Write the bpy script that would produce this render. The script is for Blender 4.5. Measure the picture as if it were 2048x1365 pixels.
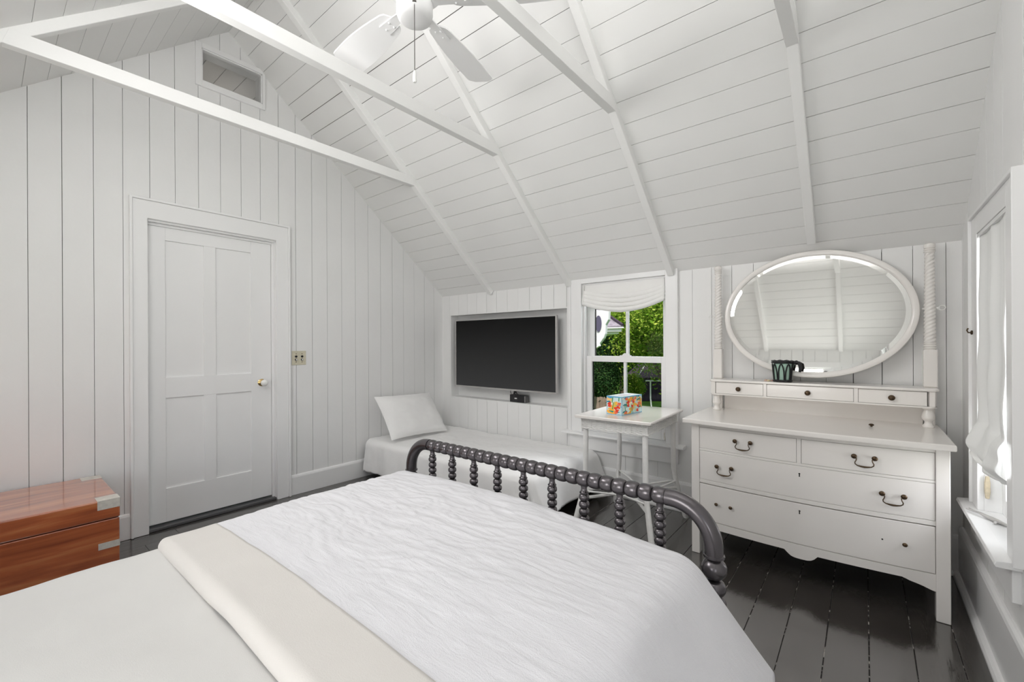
import bpy, math, random
import numpy as np
from mathutils import Vector, Matrix
from mathutils import noise as mnoise

random.seed(7)
rng = np.random.default_rng(7)
PI = math.pi
sc = bpy.context.scene
col = sc.collection
for o in list(bpy.data.objects):
    bpy.data.objects.remove(o)

# ------------------------------------------------------------------ camera
YAW = math.radians(39.1486)
ROLL = 0.00505
cr, sr = math.cos(ROLL), math.sin(ROLL)
R0 = Vector((math.cos(YAW), math.sin(YAW), 0)); FW = Vector((-math.sin(YAW), math.cos(YAW), 0)); U0 = Vector((0, 0, 1))
Rv = cr * R0 - sr * U0; Uv = cr * U0 + sr * R0
cd = bpy.data.cameras.new('camera'); cam = bpy.data.objects.new('camera', cd); col.objects.link(cam)
M = Matrix((Rv, Uv, -FW)).transposed().to_4x4(); M.translation = Vector((0, 0, 1.22)); cam.matrix_world = M
cd.sensor_fit = 'HORIZONTAL'; cd.sensor_width = 36.0; cd.lens = 36.0 * 866.0 / 2048.0
cd.shift_y = 6.5 / 2048.0; cd.clip_start = 0.02; cd.clip_end = 300
sc.camera = cam

# ------------------------------------------------------------------ world, sun, window and fill light, exposure
w = bpy.data.worlds.new('sky'); sc.world = w; w.use_nodes = True
nt = w.node_tree; nt.nodes.clear()
wo = nt.nodes.new('ShaderNodeOutputWorld'); wb = nt.nodes.new('ShaderNodeBackground'); ws = nt.nodes.new('ShaderNodeTexSky')
ws.sky_type = 'NISHITA'; ws.sun_disc = False; ws.sun_elevation = math.radians(48); ws.sun_rotation = math.radians(200)
ws.air_density = 1.0; ws.dust_density = 2.0; ws.ozone_density = 1.0
wb.inputs['Strength'].default_value = 0.16
nt.links.new(ws.outputs[0], wb.inputs[0]); nt.links.new(wb.outputs[0], wo.inputs[0])


def sun(energy, direction, angle=0.6):
    l = bpy.data.lights.new('sun', 'SUN'); l.energy = energy; l.angle = math.radians(angle); l.color = (1, .95, .86)
    o = bpy.data.objects.new('sun', l); col.objects.link(o)
    o.rotation_euler = Vector(direction).to_track_quat('-Z', 'Y').to_euler(); o.location = (0, 0, 20)


def area(name, loc, direction, sx, sy, power, color=(1, 1, 1)):
    l = bpy.data.lights.new(name, 'AREA'); l.shape = 'RECTANGLE'; l.size = sx; l.size_y = sy; l.energy = power; l.color = color
    o = bpy.data.objects.new(name, l); col.objects.link(o); o.location = loc
    o.rotation_euler = Vector(direction).to_track_quat('-Z', 'Y').to_euler()
    return o


sun(4.6, (-.40, .50, -.77))
# daylight lamps at the windows; those at unseen openings are added for brightness
area('daylight_fill', (-2.70, -1.02, 1.02), (0, 1, .75), .84, 1.0, 5, (1, .99, .975))  # this and the next stand at added south openings
area('daylight_fill', (-.75, -1.02, 1.02), (0, 1, .60), .84, 1.0, 20, (1, .99, .975))
area('daylight_fill', (.78, 2.46, 1.12), (-1, 0, 0), .7, 1.3, 24, (.97, .98, 1))
area('daylight_fill', (-1.5, 3.80, 2.35), (0, -.75, -.66), 1.0, .8, 76, (.98, .985, 1))
area('daylight_fill', (.62, -.15, 1.10), (-1, 0, .5), .46, 1.1, 12, (.98, .985, 1))  # added lamp at the unseen east opening beside the camera
area('fill_lamp', (-.45, .80, 2.58), (.0, .0, 1), 1.2, .9, 15, (1, .985, .98))  # three unseen lamps added above the view to even out the light
area('fill_lamp', (-2.20, .20, 2.60), (.72, .55, -.42), .8, .7, 19, (1, .985, .98))
area('fill_lamp', (-1.85, .05, 2.38), (-.22, .90, -.30), .8, .6, 12, (1, .985, .98))
area('loft_fill', (-4.35, 1.25, 3.0), (0, .0, 1), .3, .3, .6, (1, .93, .86))  # unseen lamp added to brighten the loft behind the high opening
sc.view_settings.view_transform = 'Standard'; sc.view_settings.look = 'None'
sc.view_settings.gamma = 1.0; sc.view_settings.use_curve_mapping = False
sc.view_settings.exposure = 0.0
sc.cycles.max_bounces = 14; sc.cycles.diffuse_bounces = 9; sc.cycles.glossy_bounces = 5
sc.cycles.transparent_max_bounces = 12; sc.cycles.transmission_bounces = 6
sc.cycles.use_denoising = True; sc.cycles.caustics_reflective = False; sc.cycles.caustics_refractive = False
sc.cycles.sample_clamp_indirect = 6.0


# ------------------------------------------------------------------ materials
def newmat(name):
    m = bpy.data.materials.new(name); m.use_nodes = True
    return m, m.node_tree, m.node_tree.nodes['Principled BSDF']


def paint(name, rgb, rough=.4, spec=.35, metal=0., var=.02, vscale=3., bump=0., bscale=60., coat=0., stretch=None, sheen=0.):
    m, t, b = newmat(name)
    b.inputs['Roughness'].default_value = rough; b.inputs['Specular IOR Level'].default_value = spec
    b.inputs['Metallic'].default_value = metal; b.inputs['Coat Weight'].default_value = coat
    b.inputs['Sheen Weight'].default_value = sheen
    tc = t.nodes.new('ShaderNodeTexCoord'); src = tc.outputs['Object']
    if stretch:
        mp = t.nodes.new('ShaderNodeMapping'); mp.inputs['Scale'].default_value = stretch
        t.links.new(src, mp.inputs[0]); src = mp.outputs[0]
    n = t.nodes.new('ShaderNodeTexNoise'); n.inputs['Scale'].default_value = vscale; n.inputs['Detail'].default_value = 4
    t.links.new(src, n.inputs['Vector'])
    r = t.nodes.new('ShaderNodeValToRGB')
    r.color_ramp.elements[0].position = .3; r.color_ramp.elements[1].position = .7
    lo = [max(0, c * (1 - var)) for c in rgb]; hi = [min(1, c * (1 + var)) for c in rgb]
    r.color_ramp.elements[0].color = (*lo, 1); r.color_ramp.elements[1].color = (*hi, 1)
    t.links.new(n.outputs['Fac'], r.inputs[0]); t.links.new(r.outputs[0], b.inputs['Base Color'])
    if bump:
        n2 = t.nodes.new('ShaderNodeTexNoise'); n2.inputs['Scale'].default_value = bscale; n2.inputs['Detail'].default_value = 5
        t.links.new(src, n2.inputs['Vector'])
        bp = t.nodes.new('ShaderNodeBump'); bp.inputs['Strength'].default_value = bump; bp.inputs['Distance'].default_value = .01
        t.links.new(n2.outputs['Fac'], bp.inputs['Height']); t.links.new(bp.outputs[0], b.inputs['Normal'])
    return m


WALL = paint('white_wall_paint', (.80, .80, .795), .42, .3, var=.012, bump=.05, bscale=25)
CEIL = paint('white_ceiling_paint', (.80, .80, .79), .5, .25, var=.012, bump=.05, bscale=25)
TRIM = paint('white_trim_paint', (.83, .83, .83), .3, .4, var=.01)
BEAM = paint('white_beam_paint', (.83, .83, .82), .42, .3, var=.012)
GAP = paint('joint_shadow_backing', (.22, .215, .21), .9, .1)
DRESS = paint('aged_white_enamel', (.80, .772, .742), .22, .5, var=.02, vscale=2, coat=.25)
DARK = paint('dark_recess', (.03, .028, .026), .8, .1)
LINEN = paint('white_linen', (.70, .695, .72), .9, .15, var=.015, vscale=8, bump=.25, bscale=420, sheen=.2)
CREAM = paint('cream_percale', (.60, .592, .575), .85, .15, var=.012, vscale=5, bump=.08, bscale=500, sheen=.2)
CREAM2 = paint('cream_hem', (.63, .605, .575), .85, .15, var=.012, vscale=5, bump=.1, bscale=400, sheen=.2)
_t = LINEN.node_tree; _tc = _t.nodes.new('ShaderNodeTexCoord'); _mp = _t.nodes.new('ShaderNodeMapping'); _mp.inputs['Scale'].default_value = (9, 46, 9)
_n = _t.nodes.new('ShaderNodeTexNoise'); _n.inputs['Scale'].default_value = 1.0; _n.inputs['Detail'].default_value = 6; _n.inputs['Distortion'].default_value = .8
_b2 = _t.nodes.new('ShaderNodeBump'); _b2.inputs['Strength'].default_value = .30; _b2.inputs['Distance'].default_value = .012
_bp = [n for n in _t.nodes if n.type == 'BUMP' and n != _b2][0]
_t.links.new(_tc.outputs['Object'], _mp.inputs[0]); _t.links.new(_mp.outputs[0], _n.inputs['Vector']); _t.links.new(_n.outputs['Fac'], _b2.inputs['Height']); _t.links.new(_b2.outputs[0], _bp.inputs['Normal'])
COVER = paint('white_coverlet', (.88, .875, .87), .9, .15, var=.015, vscale=6, bump=.3, bscale=260, sheen=.2)
SHADE = paint('white_cotton_shade', (.86, .855, .84), .9, .1, var=.015, vscale=8, bump=.15, bscale=300)
GRAPH = paint('graphite_enamel', (.125, .115, .122), .27, .5, metal=.85, var=.12, vscale=14, coat=.15)
WICK = paint('white_wicker', (.82, .815, .80), .5, .3, var=.03, vscale=40, bump=.3, bscale=150)
BRASS = paint('aged_bronze', (.085, .056, .033), .34, .5, metal=.75, var=.3, vscale=60)
POLBRASS = paint('polished_brass', (.62, .44, .20), .2, .5, metal=1., var=.1, vscale=40)
SILVER = paint('nickel', (.70, .67, .61), .40, .5, metal=.3, var=.1, vscale=60)
PORC = paint('white_porcelain', (.85, .85, .83), .12, .5, coat=.4)
BLACKP = paint('black_plastic', (.018, .018, .02), .4, .4)
STEEL = paint('silver_bezel', (.55, .54, .53), .35, .5, metal=.8)
CHAIN = paint('chain_metal', (.16, .15, .14), .35, .5, metal=.9)
FANW = paint('fan_white', (.83, .83, .83), .35, .4)
CORD = paint('tan_wood_cleat', (.50, .43, .31), .6, .3, var=.15, vscale=60)
IRON = paint('black_iron', (.012, .012, .014), .45, .4, var=.3, vscale=80, bump=.4, bscale=120)
SHELLM = paint('seashell', (.72, .50, .40), .5, .3, var=.25, vscale=50)
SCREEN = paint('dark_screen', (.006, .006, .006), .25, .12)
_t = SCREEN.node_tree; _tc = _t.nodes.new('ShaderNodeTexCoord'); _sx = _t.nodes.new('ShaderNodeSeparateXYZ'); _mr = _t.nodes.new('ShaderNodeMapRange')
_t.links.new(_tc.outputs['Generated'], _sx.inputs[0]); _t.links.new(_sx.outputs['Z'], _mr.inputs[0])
_mr.inputs[3].default_value = .030; _mr.inputs[4].default_value = 0.0  # glow painted into the screen, strongest at its lower edge
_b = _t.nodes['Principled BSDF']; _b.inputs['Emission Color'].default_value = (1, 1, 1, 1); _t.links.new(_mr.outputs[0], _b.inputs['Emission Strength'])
PLATE = paint('cream_switch_plate', (.64, .60, .47), .3, .4, metal=.25, var=.06, vscale=50)


def floor_mat():
    m, t, b = newmat('black_floor_paint')
    tc = t.nodes.new('ShaderNodeTexCoord')
    n = t.nodes.new('ShaderNodeTexNoise'); n.inputs['Scale'].default_value = 5; n.inputs['Detail'].default_value = 6
    t.links.new(tc.outputs['Object'], n.inputs['Vector'])
    r = t.nodes.new('ShaderNodeValToRGB')
    r.color_ramp.elements[0].color = (.036, .031, .027, 1); r.color_ramp.elements[1].color = (.060, .054, .050, 1)
    t.links.new(n.outputs['Fac'], r.inputs[0])
    # chips and specks of bare paint
    v = t.nodes.new('ShaderNodeTexVoronoi'); v.inputs['Scale'].default_value = 30
    t.links.new(tc.outputs['Object'], v.inputs['Vector'])
    cmp_ = t.nodes.new('ShaderNodeMath'); cmp_.operation = 'LESS_THAN'; cmp_.inputs[1].default_value = .035
    t.links.new(v.outputs['Distance'], cmp_.inputs[0])
    wn = t.nodes.new('ShaderNodeTexNoise'); wn.inputs['Scale'].default_value = 3
    t.links.new(tc.outputs['Object'], wn.inputs['Vector'])
    g = t.nodes.new('ShaderNodeMath'); g.operation = 'GREATER_THAN'; g.inputs[1].default_value = .56
    t.links.new(wn.outputs['Fac'], g.inputs[0])
    mu = t.nodes.new('ShaderNodeMath'); mu.operation = 'MULTIPLY'
    t.links.new(cmp_.outputs[0], mu.inputs[0]); t.links.new(g.outputs[0], mu.inputs[1])
    mx = t.nodes.new('ShaderNodeMixRGB'); mx.inputs[2].default_value = (.35, .32, .29, 1)
    t.links.new(mu.outputs[0], mx.inputs[0]); t.links.new(r.outputs[0], mx.inputs[1])
    t.links.new(mx.outputs[0], b.inputs['Base Color'])
    b.inputs['Roughness'].default_value = .15; b.inputs['IOR'].default_value = 2.7; b.inputs['Specular IOR Level'].default_value = .5
    n2 = t.nodes.new('ShaderNodeTexNoise'); n2.inputs['Scale'].default_value = 9; n2.inputs['Detail'].default_value = 5
    mp = t.nodes.new('ShaderNodeMapping'); mp.inputs['Scale'].default_value = (2.5, .6, 1)
    t.links.new(tc.outputs['Object'], mp.inputs[0]); t.links.new(mp.outputs[0], n2.inputs['Vector'])
    bp = t.nodes.new('ShaderNodeBump'); bp.inputs['Strength'].default_value = .10; bp.inputs['Distance'].default_value = .02
    t.links.new(n2.outputs['Fac'], bp.inputs['Height']); t.links.new(bp.outputs[0], b.inputs['Normal'])
    return m


def wood_mat(name, dark, mid, light, scale=(1.2, 14, 14), rough=.3, coat=1.):
    m, t, b = newmat(name)
    tc = t.nodes.new('ShaderNodeTexCoord'); mp = t.nodes.new('ShaderNodeMapping'); mp.inputs['Scale'].default_value = scale
    t.links.new(tc.outputs['Object'], mp.inputs[0])
    n = t.nodes.new('ShaderNodeTexNoise'); n.inputs['Scale'].default_value = 1.6; n.inputs['Detail'].default_value = 9; n.inputs['Distortion'].default_value = .9
    t.links.new(mp.outputs[0], n.inputs['Vector'])
    r = t.nodes.new('ShaderNodeValToRGB'); e = r.color_ramp.elements
    e[0].position = .22; e[0].color = (*dark, 1); e[1].position = .82; e[1].color = (*light, 1)
    k = e.new(.5); k.color = (*mid, 1)
    t.links.new(n.outputs['Fac'], r.inputs[0]); t.links.new(r.outputs[0], b.inputs['Base Color'])
    b.inputs['Roughness'].default_value = rough; b.inputs['Coat Weight'].default_value = coat; b.inputs['Coat Roughness'].default_value = .10; b.inputs['Coat IOR'].default_value = 1.9
    bp = t.nodes.new('ShaderNodeBump'); bp.inputs['Strength'].default_value = .08; bp.inputs['Distance'].default_value = .01
    t.links.new(n.outputs['Fac'], bp.inputs['Height']); t.links.new(bp.outputs[0], b.inputs['Normal'])
    return m


def glass_mat(name, tint=(1, 1, 1), fac=.06):
    m = bpy.data.materials.new(name); m.use_nodes = True; t = m.node_tree; t.nodes.clear()
    o = t.nodes.new('ShaderNodeOutputMaterial'); mx = t.nodes.new('ShaderNodeMixShader')
    tr = t.nodes.new('ShaderNodeBsdfTransparent'); gl = t.nodes.new('ShaderNodeBsdfGlossy')
    fr = t.nodes.new('ShaderNodeFresnel'); fr.inputs[0].default_value = 1.14
    tr.inputs[0].default_value = (*tint, 1); gl.inputs['Roughness'].default_value = .02
    t.links.new(fr.outputs[0], mx.inputs[0]); t.links.new(tr.outputs[0], mx.inputs[1]); t.links.new(gl.outputs[0], mx.inputs[2])
    t.links.new(mx.outputs[0], o.inputs[0])
    return m


def mirror_mat():
    m, t, b = newmat('silvered_mirror')
    b.inputs['Base Color'].default_value = (.86, .855, .83, 1); b.inputs['Metallic'].default_value = 1.0; b.inputs['Roughness'].default_value = .025
    return m


def leaf_mat(name, c0, c1, c2):
    m = bpy.data.materials.new(name); m.use_nodes = True; t = m.node_tree; t.nodes.clear()
    o = t.nodes.new('ShaderNodeOutputMaterial'); g = t.nodes.new('ShaderNodeNewGeometry')
    r = t.nodes.new('ShaderNodeValToRGB'); e = r.color_ramp.elements
    e[0].color = (*c0, 1); e[1].color = (*c2, 1); k = e.new(.55); k.color = (*c1, 1)
    t.links.new(g.outputs['Random Per Island'], r.inputs[0])
    d = t.nodes.new('ShaderNodeBsdfDiffuse'); tl = t.nodes.new('ShaderNodeBsdfTranslucent'); mx = t.nodes.new('ShaderNodeMixShader')
    mx.inputs[0].default_value = .35
    t.links.new(r.outputs[0], d.inputs[0]); t.links.new(r.outputs[0], tl.inputs[0])
    t.links.new(d.outputs[0], mx.inputs[1]); t.links.new(tl.outputs[0], mx.inputs[2]); t.links.new(mx.outputs[0], o.inputs[0])
    return m


def curtain_mat():
    m = bpy.data.materials.new('translucent_cotton'); m.use_nodes = True; t = m.node_tree; t.nodes.clear()
    o = t.nodes.new('ShaderNodeOutputMaterial'); d = t.nodes.new('ShaderNodeBsdfDiffuse'); tl = t.nodes.new('ShaderNodeBsdfTranslucent')
    mx = t.nodes.new('ShaderNodeMixShader'); mx.inputs[0].default_value = .12
    n = t.nodes.new('ShaderNodeTexNoise'); n.inputs['Scale'].default_value = 200
    r = t.nodes.new('ShaderNodeValToRGB'); r.color_ramp.elements[0].color = (.82, .82, .81, 1); r.color_ramp.elements[1].color = (.88, .88, .87, 1)
    t.links.new(n.outputs['Fac'], r.inputs[0])
    t.links.new(r.outputs[0], d.inputs[0]); t.links.new(r.outputs[0], tl.inputs[0])
    t.links.new(d.outputs[0], mx.inputs[1]); t.links.new(tl.outputs[0], mx.inputs[2]); t.links.new(mx.outputs[0], o.inputs[0])
    return m


FLOOR = floor_mat()
def joint_mat():
    m, t, b = newmat('worn_floor_joint')
    tc = t.nodes.new('ShaderNodeTexCoord'); n = t.nodes.new('ShaderNodeTexNoise'); n.inputs['Scale'].default_value = 26; n.inputs['Detail'].default_value = 4
    mp = t.nodes.new('ShaderNodeMapping'); mp.inputs['Scale'].default_value = (.12, 1, 1)
    t.links.new(tc.outputs['Object'], mp.inputs[0]); t.links.new(mp.outputs[0], n.inputs['Vector'])
    r = t.nodes.new('ShaderNodeValToRGB'); r.color_ramp.elements[0].position = .53; r.color_ramp.elements[1].position = .64
    r.color_ramp.elements[0].color = (.012, .010, .010, 1); r.color_ramp.elements[1].color = (.46, .43, .40, 1)
    t.links.new(n.outputs['Fac'], r.inputs[0]); t.links.new(r.outputs[0], b.inputs['Base Color']); b.inputs['Roughness'].default_value = .9
    return m


JOINT = joint_mat()
MAHOG = wood_mat('mahogany', (.19, .038, .016), (.44, .118, .042), (.66, .27, .105), scale=(10, 1.3, 12))
GLASS = glass_mat('window_glass')
GREENG = glass_mat('green_glass', (.70, .86, .77))
_t = GREENG.node_tree; _mx = [n for n in _t.nodes if n.type == 'MIX_SHADER'][0]; _d = _t.nodes.new('ShaderNodeBsdfDiffuse'); _d2 = _t.nodes.new('ShaderNodeMixShader')
_o = [n for n in _t.nodes if n.type == 'OUTPUT_MATERIAL'][0]; _d.inputs[0].default_value = (.56, .76, .66, 1); _d2.inputs[0].default_value = .62
_t.links.new(_mx.outputs[0], _d2.inputs[1]); _t.links.new(_d.outputs[0], _d2.inputs[2]); _t.links.new(_d2.outputs[0], _o.inputs[0])
MIRR = mirror_mat()
CURT = curtain_mat()


# ------------------------------------------------------------------ mesh builder
class MB:
    def __init__(self):
        self.v = []; self.f = []; self.mi = []; self.cur = 0

    def add(self, vs, fs):
        b = len(self.v); self.v.extend([tuple(p) for p in vs])
        for f in fs:
            self.f.append(tuple(b + i for i in f)); self.mi.append(self.cur)
        return self

    def box(self, x0, x1, y0, y1, z0, z1):
        x0, x1 = min(x0, x1), max(x0, x1); y0, y1 = min(y0, y1), max(y0, y1); z0, z1 = min(z0, z1), max(z0, z1)
        return self.add([(x0, y0, z0), (x1, y0, z0), (x1, y1, z0), (x0, y1, z0), (x0, y0, z1), (x1, y0, z1), (x1, y1, z1), (x0, y1, z1)],
                        [(0, 3, 2, 1), (4, 5, 6, 7), (0, 1, 5, 4), (1, 2, 6, 5), (2, 3, 7, 6), (3, 0, 4, 7)])

    def prism(self, poly, fn, a, b):
        """poly of 2-D points; fn(p, t) -> 3-D; extruded from t=a to t=b"""
        n = len(poly)
        vs = [fn(p, a) for p in poly] + [fn(p, b) for p in poly]
        fs = [tuple(range(n))[::-1], tuple(range(n, 2 * n))] + [(i, (i + 1) % n, n + (i + 1) % n, n + i) for i in range(n)]
        return self.add(vs, fs)

    def tube(self, pts, rad, n=12, cap=True):
        pts = [Vector(p) for p in pts]; k = len(pts)
        if not hasattr(rad, '__len__'): rad = [rad] * k
        vs = []; up = None
        for i, p in enumerate(pts):
            d = (pts[min(i + 1, k - 1)] - pts[max(i - 1, 0)]).normalized()
            if up is None:
                up = Vector((0, 0, 1)) if abs(d.z) < .9 else Vector((1, 0, 0))
            a = (up - d * up.dot(d)).normalized(); up = a; c = d.cross(a)
            for j in range(n):
                t = 2 * PI * j / n
                vs.append(p + (a * math.cos(t) + c * math.sin(t)) * rad[i])
        fs = []
        for i in range(k - 1):
            for j in range(n):
                fs.append((i * n + j, i * n + (j + 1) % n, (i + 1) * n + (j + 1) % n, (i + 1) * n + j))
        if cap:
            fs.append(tuple(range(n))[::-1]); fs.append(tuple((k - 1) * n + j for j in range(n)))
        return self.add(vs, fs)

    def lathe(self, prof, o=(0, 0, 0), axis=(0, 0, 1), n=20, cap=True):
        """prof: list of (radius, height along axis)"""
        o = Vector(o); d = Vector(axis).normalized()
        return self.tube2([(o + d * h, r) for r, h in prof], d, n, cap)

    def tube2(self, pr, d, n, cap=True):
        up = Vector((0, 0, 1)) if abs(d.z) < .9 else Vector((1, 0, 0))
        a = (up - d * up.dot(d)).normalized(); c = d.cross(a); vs = []; k = len(pr)
        for p, r in pr:
            for j in range(n):
                t = 2 * PI * j / n
                vs.append(p + (a * math.cos(t) + c * math.sin(t)) * r)
        fs = [(i * n + j, i * n + (j + 1) % n, (i + 1) * n + (j + 1) % n, (i + 1) * n + j) for i in range(k - 1) for j in range(n)]
        if cap:
            fs.append(tuple(range(n))[::-1]); fs.append(tuple((k - 1) * n + j for j in range(n)))
        return self.add(vs, fs)

    def ball(self, o, r, n=14, m=8, s=(1, 1, 1)):
        o = Vector(o)
        prof = [(max(1e-4, math.sin(PI * i / m)), -math.cos(PI * i / m)) for i in range(m + 1)]
        vs = []
        for rr, h in prof:
            for j in range(n):
                t = 2 * PI * j / n
                vs.append(o + Vector((rr * math.cos(t) * s[0], rr * math.sin(t) * s[1], h * s[2])) * r)
        fs = [(i * n + j, i * n + (j + 1) % n, (i + 1) * n + (j + 1) % n, (i + 1) * n + j) for i in range(m) for j in range(n)]
        return self.add(vs, fs)

    def grid(self, fn, nu, nv, closed_u=False):
        vs = [fn(i / nu, j / nv) for j in range(nv + 1) for i in range(nu + 1)]
        fs = [(j * (nu + 1) + i, j * (nu + 1) + i + 1, (j + 1) * (nu + 1) + i + 1, (j + 1) * (nu + 1) + i) for j in range(nv) for i in range(nu)]
        return self.add(vs, fs)

    def mesh(self, name, mats, smooth=None):
        me = bpy.data.meshes.new(name); me.from_pydata(self.v, [], self.f)
        if not isinstance(mats, (list, tuple)): mats = [mats]
        for m in mats: me.materials.append(m)
        if len(mats) > 1: me.polygons.foreach_set('material_index', self.mi)
        me.validate(); me.update()
        if smooth is not None:
            me.polygons.foreach_set('use_smooth', [True] * len(me.polygons))
            if smooth < 179: me.set_sharp_from_angle(angle=math.radians(smooth))
        return me

    def build(self, name, mats, parent=None, smooth=None, bevel=0., seg=2, solid=0., sub=0, fix=False):
        o = bpy.data.objects.new(name, self.mesh(name, mats, smooth)); col.objects.link(o)
        if parent is not None: o.parent = parent
        if fix:
            import bmesh
            bm = bmesh.new(); bm.from_mesh(o.data); bmesh.ops.recalc_face_normals(bm, faces=bm.faces); bm.to_mesh(o.data); bm.free()
        if solid:
            md = o.modifiers.new('thickness', 'SOLIDIFY'); md.thickness = solid; md.offset = 0
        if sub:
            md = o.modifiers.new('smooth', 'SUBSURF'); md.levels = sub; md.render_levels = sub
        if bevel:
            md = o.modifiers.new('bevel', 'BEVEL'); md.width = bevel; md.segments = seg; md.limit_method = 'ANGLE'; md.angle_limit = math.radians(40)
            md.harden_normals = False
        return o


def tag(o, label=None, cat=None, group=None, kind=None):
    if label: o['label'] = label
    if cat: o['category'] = cat
    if group: o['group'] = group
    if kind: o['kind'] = kind
    return o


def empty(name, loc=(0, 0, 0), rz=0., label=None, cat=None, group=None, kind=None):
    o = bpy.data.objects.new(name, None); col.objects.link(o); o.empty_display_size = .1
    o.location = loc; o.rotation_euler = (0, 0, rz)
    return tag(o, label, cat, group, kind)


def B(name, m, parent, x0, x1, y0, y1, z0, z1, bevel=0.):
    return MB().box(x0, x1, y0, y1, z0, z1).build(name, m, parent, bevel=bevel)


# ------------------------------------------------------------------ room numbers (metres, camera foot at the origin)
XW, XE = -3.62, .395           # gable walls
YS, YN = -.91, 3.23            # low side walls
ZK, ZR, YR = 1.75, 3.53, 1.16  # low wall height, ridge height, ridge line
SL = (ZR - ZK) / (YN - YR)


def roof(y):
    return ZR - SL * abs(y - YR)


def strip_polys(u0, u1, openings, top, apex=None, z0=0.):
    """polygons of a vertical strip u0..u1 below top(u), minus rectangular openings (ua, ub, za, zb)"""
    cuts = sorted({u0, u1, *[c for op in openings for c in op[:2] if u0 < c < u1]})
    out = []
    for a, b in zip(cuts[:-1], cuts[1:]):
        mid = (a + b) / 2; zs = [(z0, None)]
        for ua, ub, za, zb in openings:
            if ua < mid < ub:
                nz = []
                for lo, hi in zs:
                    if hi is not None and (zb <= lo or za >= hi): nz.append((lo, hi)); continue
                    if za > lo: nz.append((lo, za))
                    if hi is None or hi > zb: nz.append((max(lo, zb), hi))
                zs = nz
        for lo, hi in zs:
            if hi is not None:
                if hi - lo > .002: out.append([(a, lo), (b, lo), (b, hi), (a, hi)])
            else:
                ta, tb = top(a), top(b)
                if max(ta, tb) - lo < .004: continue
                p = [(a, lo), (b, lo), (b, max(lo, tb))]
                if apex is not None and a < apex < b: p.append((apex, top(apex)))
                p.append((a, max(lo, ta)))
                out.append(p)
    return out


def boarded(parent, joints, openings, top, fn, t_front, t_back, apex=None, z0=0., mat=None, name='board'):
    """separate vertical boards between the joints, with small uneven gaps and uneven faces"""
    openings = [(ua - .003, ub + .003, za - .003, zb + .003) for ua, ub, za, zb in openings]
    for a, b in zip(joints[:-1], joints[1:]):
        g = random.choice([.0009, .0012, .0016, .0022])
        d = random.uniform(-.0008, .0008)
        mb = MB()
        for p in strip_polys(a + g, b - g, openings, top, apex, z0):
            mb.prism(p, fn, t_front + d, t_back)
        if mb.f: mb.build(name, mat or WALL, parent, fix=True)


def backing(parent, u0, u1, openings, top, fn, a, b, apex=None, mat=None):
    mb = MB()
    openings = [(ua - .008, ub + .008, za - .008, zb + .008) for ua, ub, za, zb in openings]
    for p in strip_polys(u0, u1, openings, top, apex, -.05): mb.prism(p, fn, a, b)
    return mb.build('backing', mat or GAP, parent, fix=True)


# ------------------------------------------------------------------ floor
floor = tag(MB().box(XW - .3, XE + .2, YS - .2, YN + .2, -.10, -.0032).build('floor', JOINT), kind='structure')
for k in range(-27, 4):
    x0 = -.128 + .1375 * k; x1 = x0 + .1375
    if x1 < XW - .05 or x0 > XE + .02: continue
    g = random.uniform(.0010, .0022)
    ys = [YS - .02]
    if random.random() < .6: ys.append(random.uniform(-.3, 1.9))
    ys.append(YN + .02)
    for ya, yb in zip(ys[:-1], ys[1:]):
        B('plank', FLOOR, floor, max(x0 + g, XW - .1), min(x1 - g, XE + .05), ya + .0008, yb - .0008, -.02, random.uniform(-.0012, 0.), bevel=.0012)

# ------------------------------------------------------------------ west gable wall with the door and the high opening
DY0, DY1, DZ = .688, 1.50, 2.05
fnW = lambda p, t: (XW - t, p[0], p[1])
VENT = (.990, 1.386, 3.09, 3.320)
west = empty('wall_west', (0, 0, 0), kind='structure')
opW = [(DY0, DY1, -1, DZ), VENT]
jW = [.170 + .1336 * k for k in range(-9, 24)]; jW = [YS - .05] + [j for j in jW if j > YS] + [YN + .02]
boarded(west, jW, opW, lambda y: roof(y) + .012, fnW, 0, .018, apex=YR)
backing(west, YS - .2, YN + .2, opW, lambda y: roof(y) + .1, fnW, .0185, .05, apex=YR)

# door
door = empty('door_1', (XW, 0, 0), kind='structure')
CF = XW + .022
# casing: flat boards with a raised back band
cas = MB().prism([(.612, 0), (DY0, 0), (DY0, DZ), (DY1 - .02, DZ), (DY1 - .02, 0), (1.568, 0), (1.568, 2.165), (.612, 2.165)], lambda p, t: (t - XW, p[0], p[1]), XW, CF).build('casing', TRIM, door, bevel=.003, fix=True)
MB().prism([(.597, 0), (.612, 0), (.612, 2.165), (1.568, 2.165), (1.568, 0), (1.583, 0), (1.583, 2.18), (.597, 2.18)], lambda p, t: (t - XW, p[0], p[1]), XW, CF + .012).build('back_band', TRIM, door, bevel=.004, fix=True)
B('jamb', TRIM, door, -.12, 0.0, DY0 - .015, DY0 + .004, .0, DZ)
B('jamb', TRIM, door, -.12, 0.0, DY1 - .022, DY1 + .0, .0, DZ)
B('jamb', TRIM, door, -.12, 0.0, DY0, DY1, DZ - .012, DZ + .01)
B('stop', TRIM, door, -.125, -.075, DY0 + .0, DY0 + .012, .0, DZ, .002)
B('stop', TRIM, door, -.05, -.03, DY1 - .036, DY1 - .02, .0, DZ, .002)
B('stop', TRIM, door, -.05, -.03, DY0 + .001, DY1 - .0365, DZ - .028, DZ - .012, .002)
B('threshold', paint('grey_threshold', (.10, .10, .105), .4, .4), door, -.14, .004, DY0, DY1 - .02, 0, .018, .003)
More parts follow.
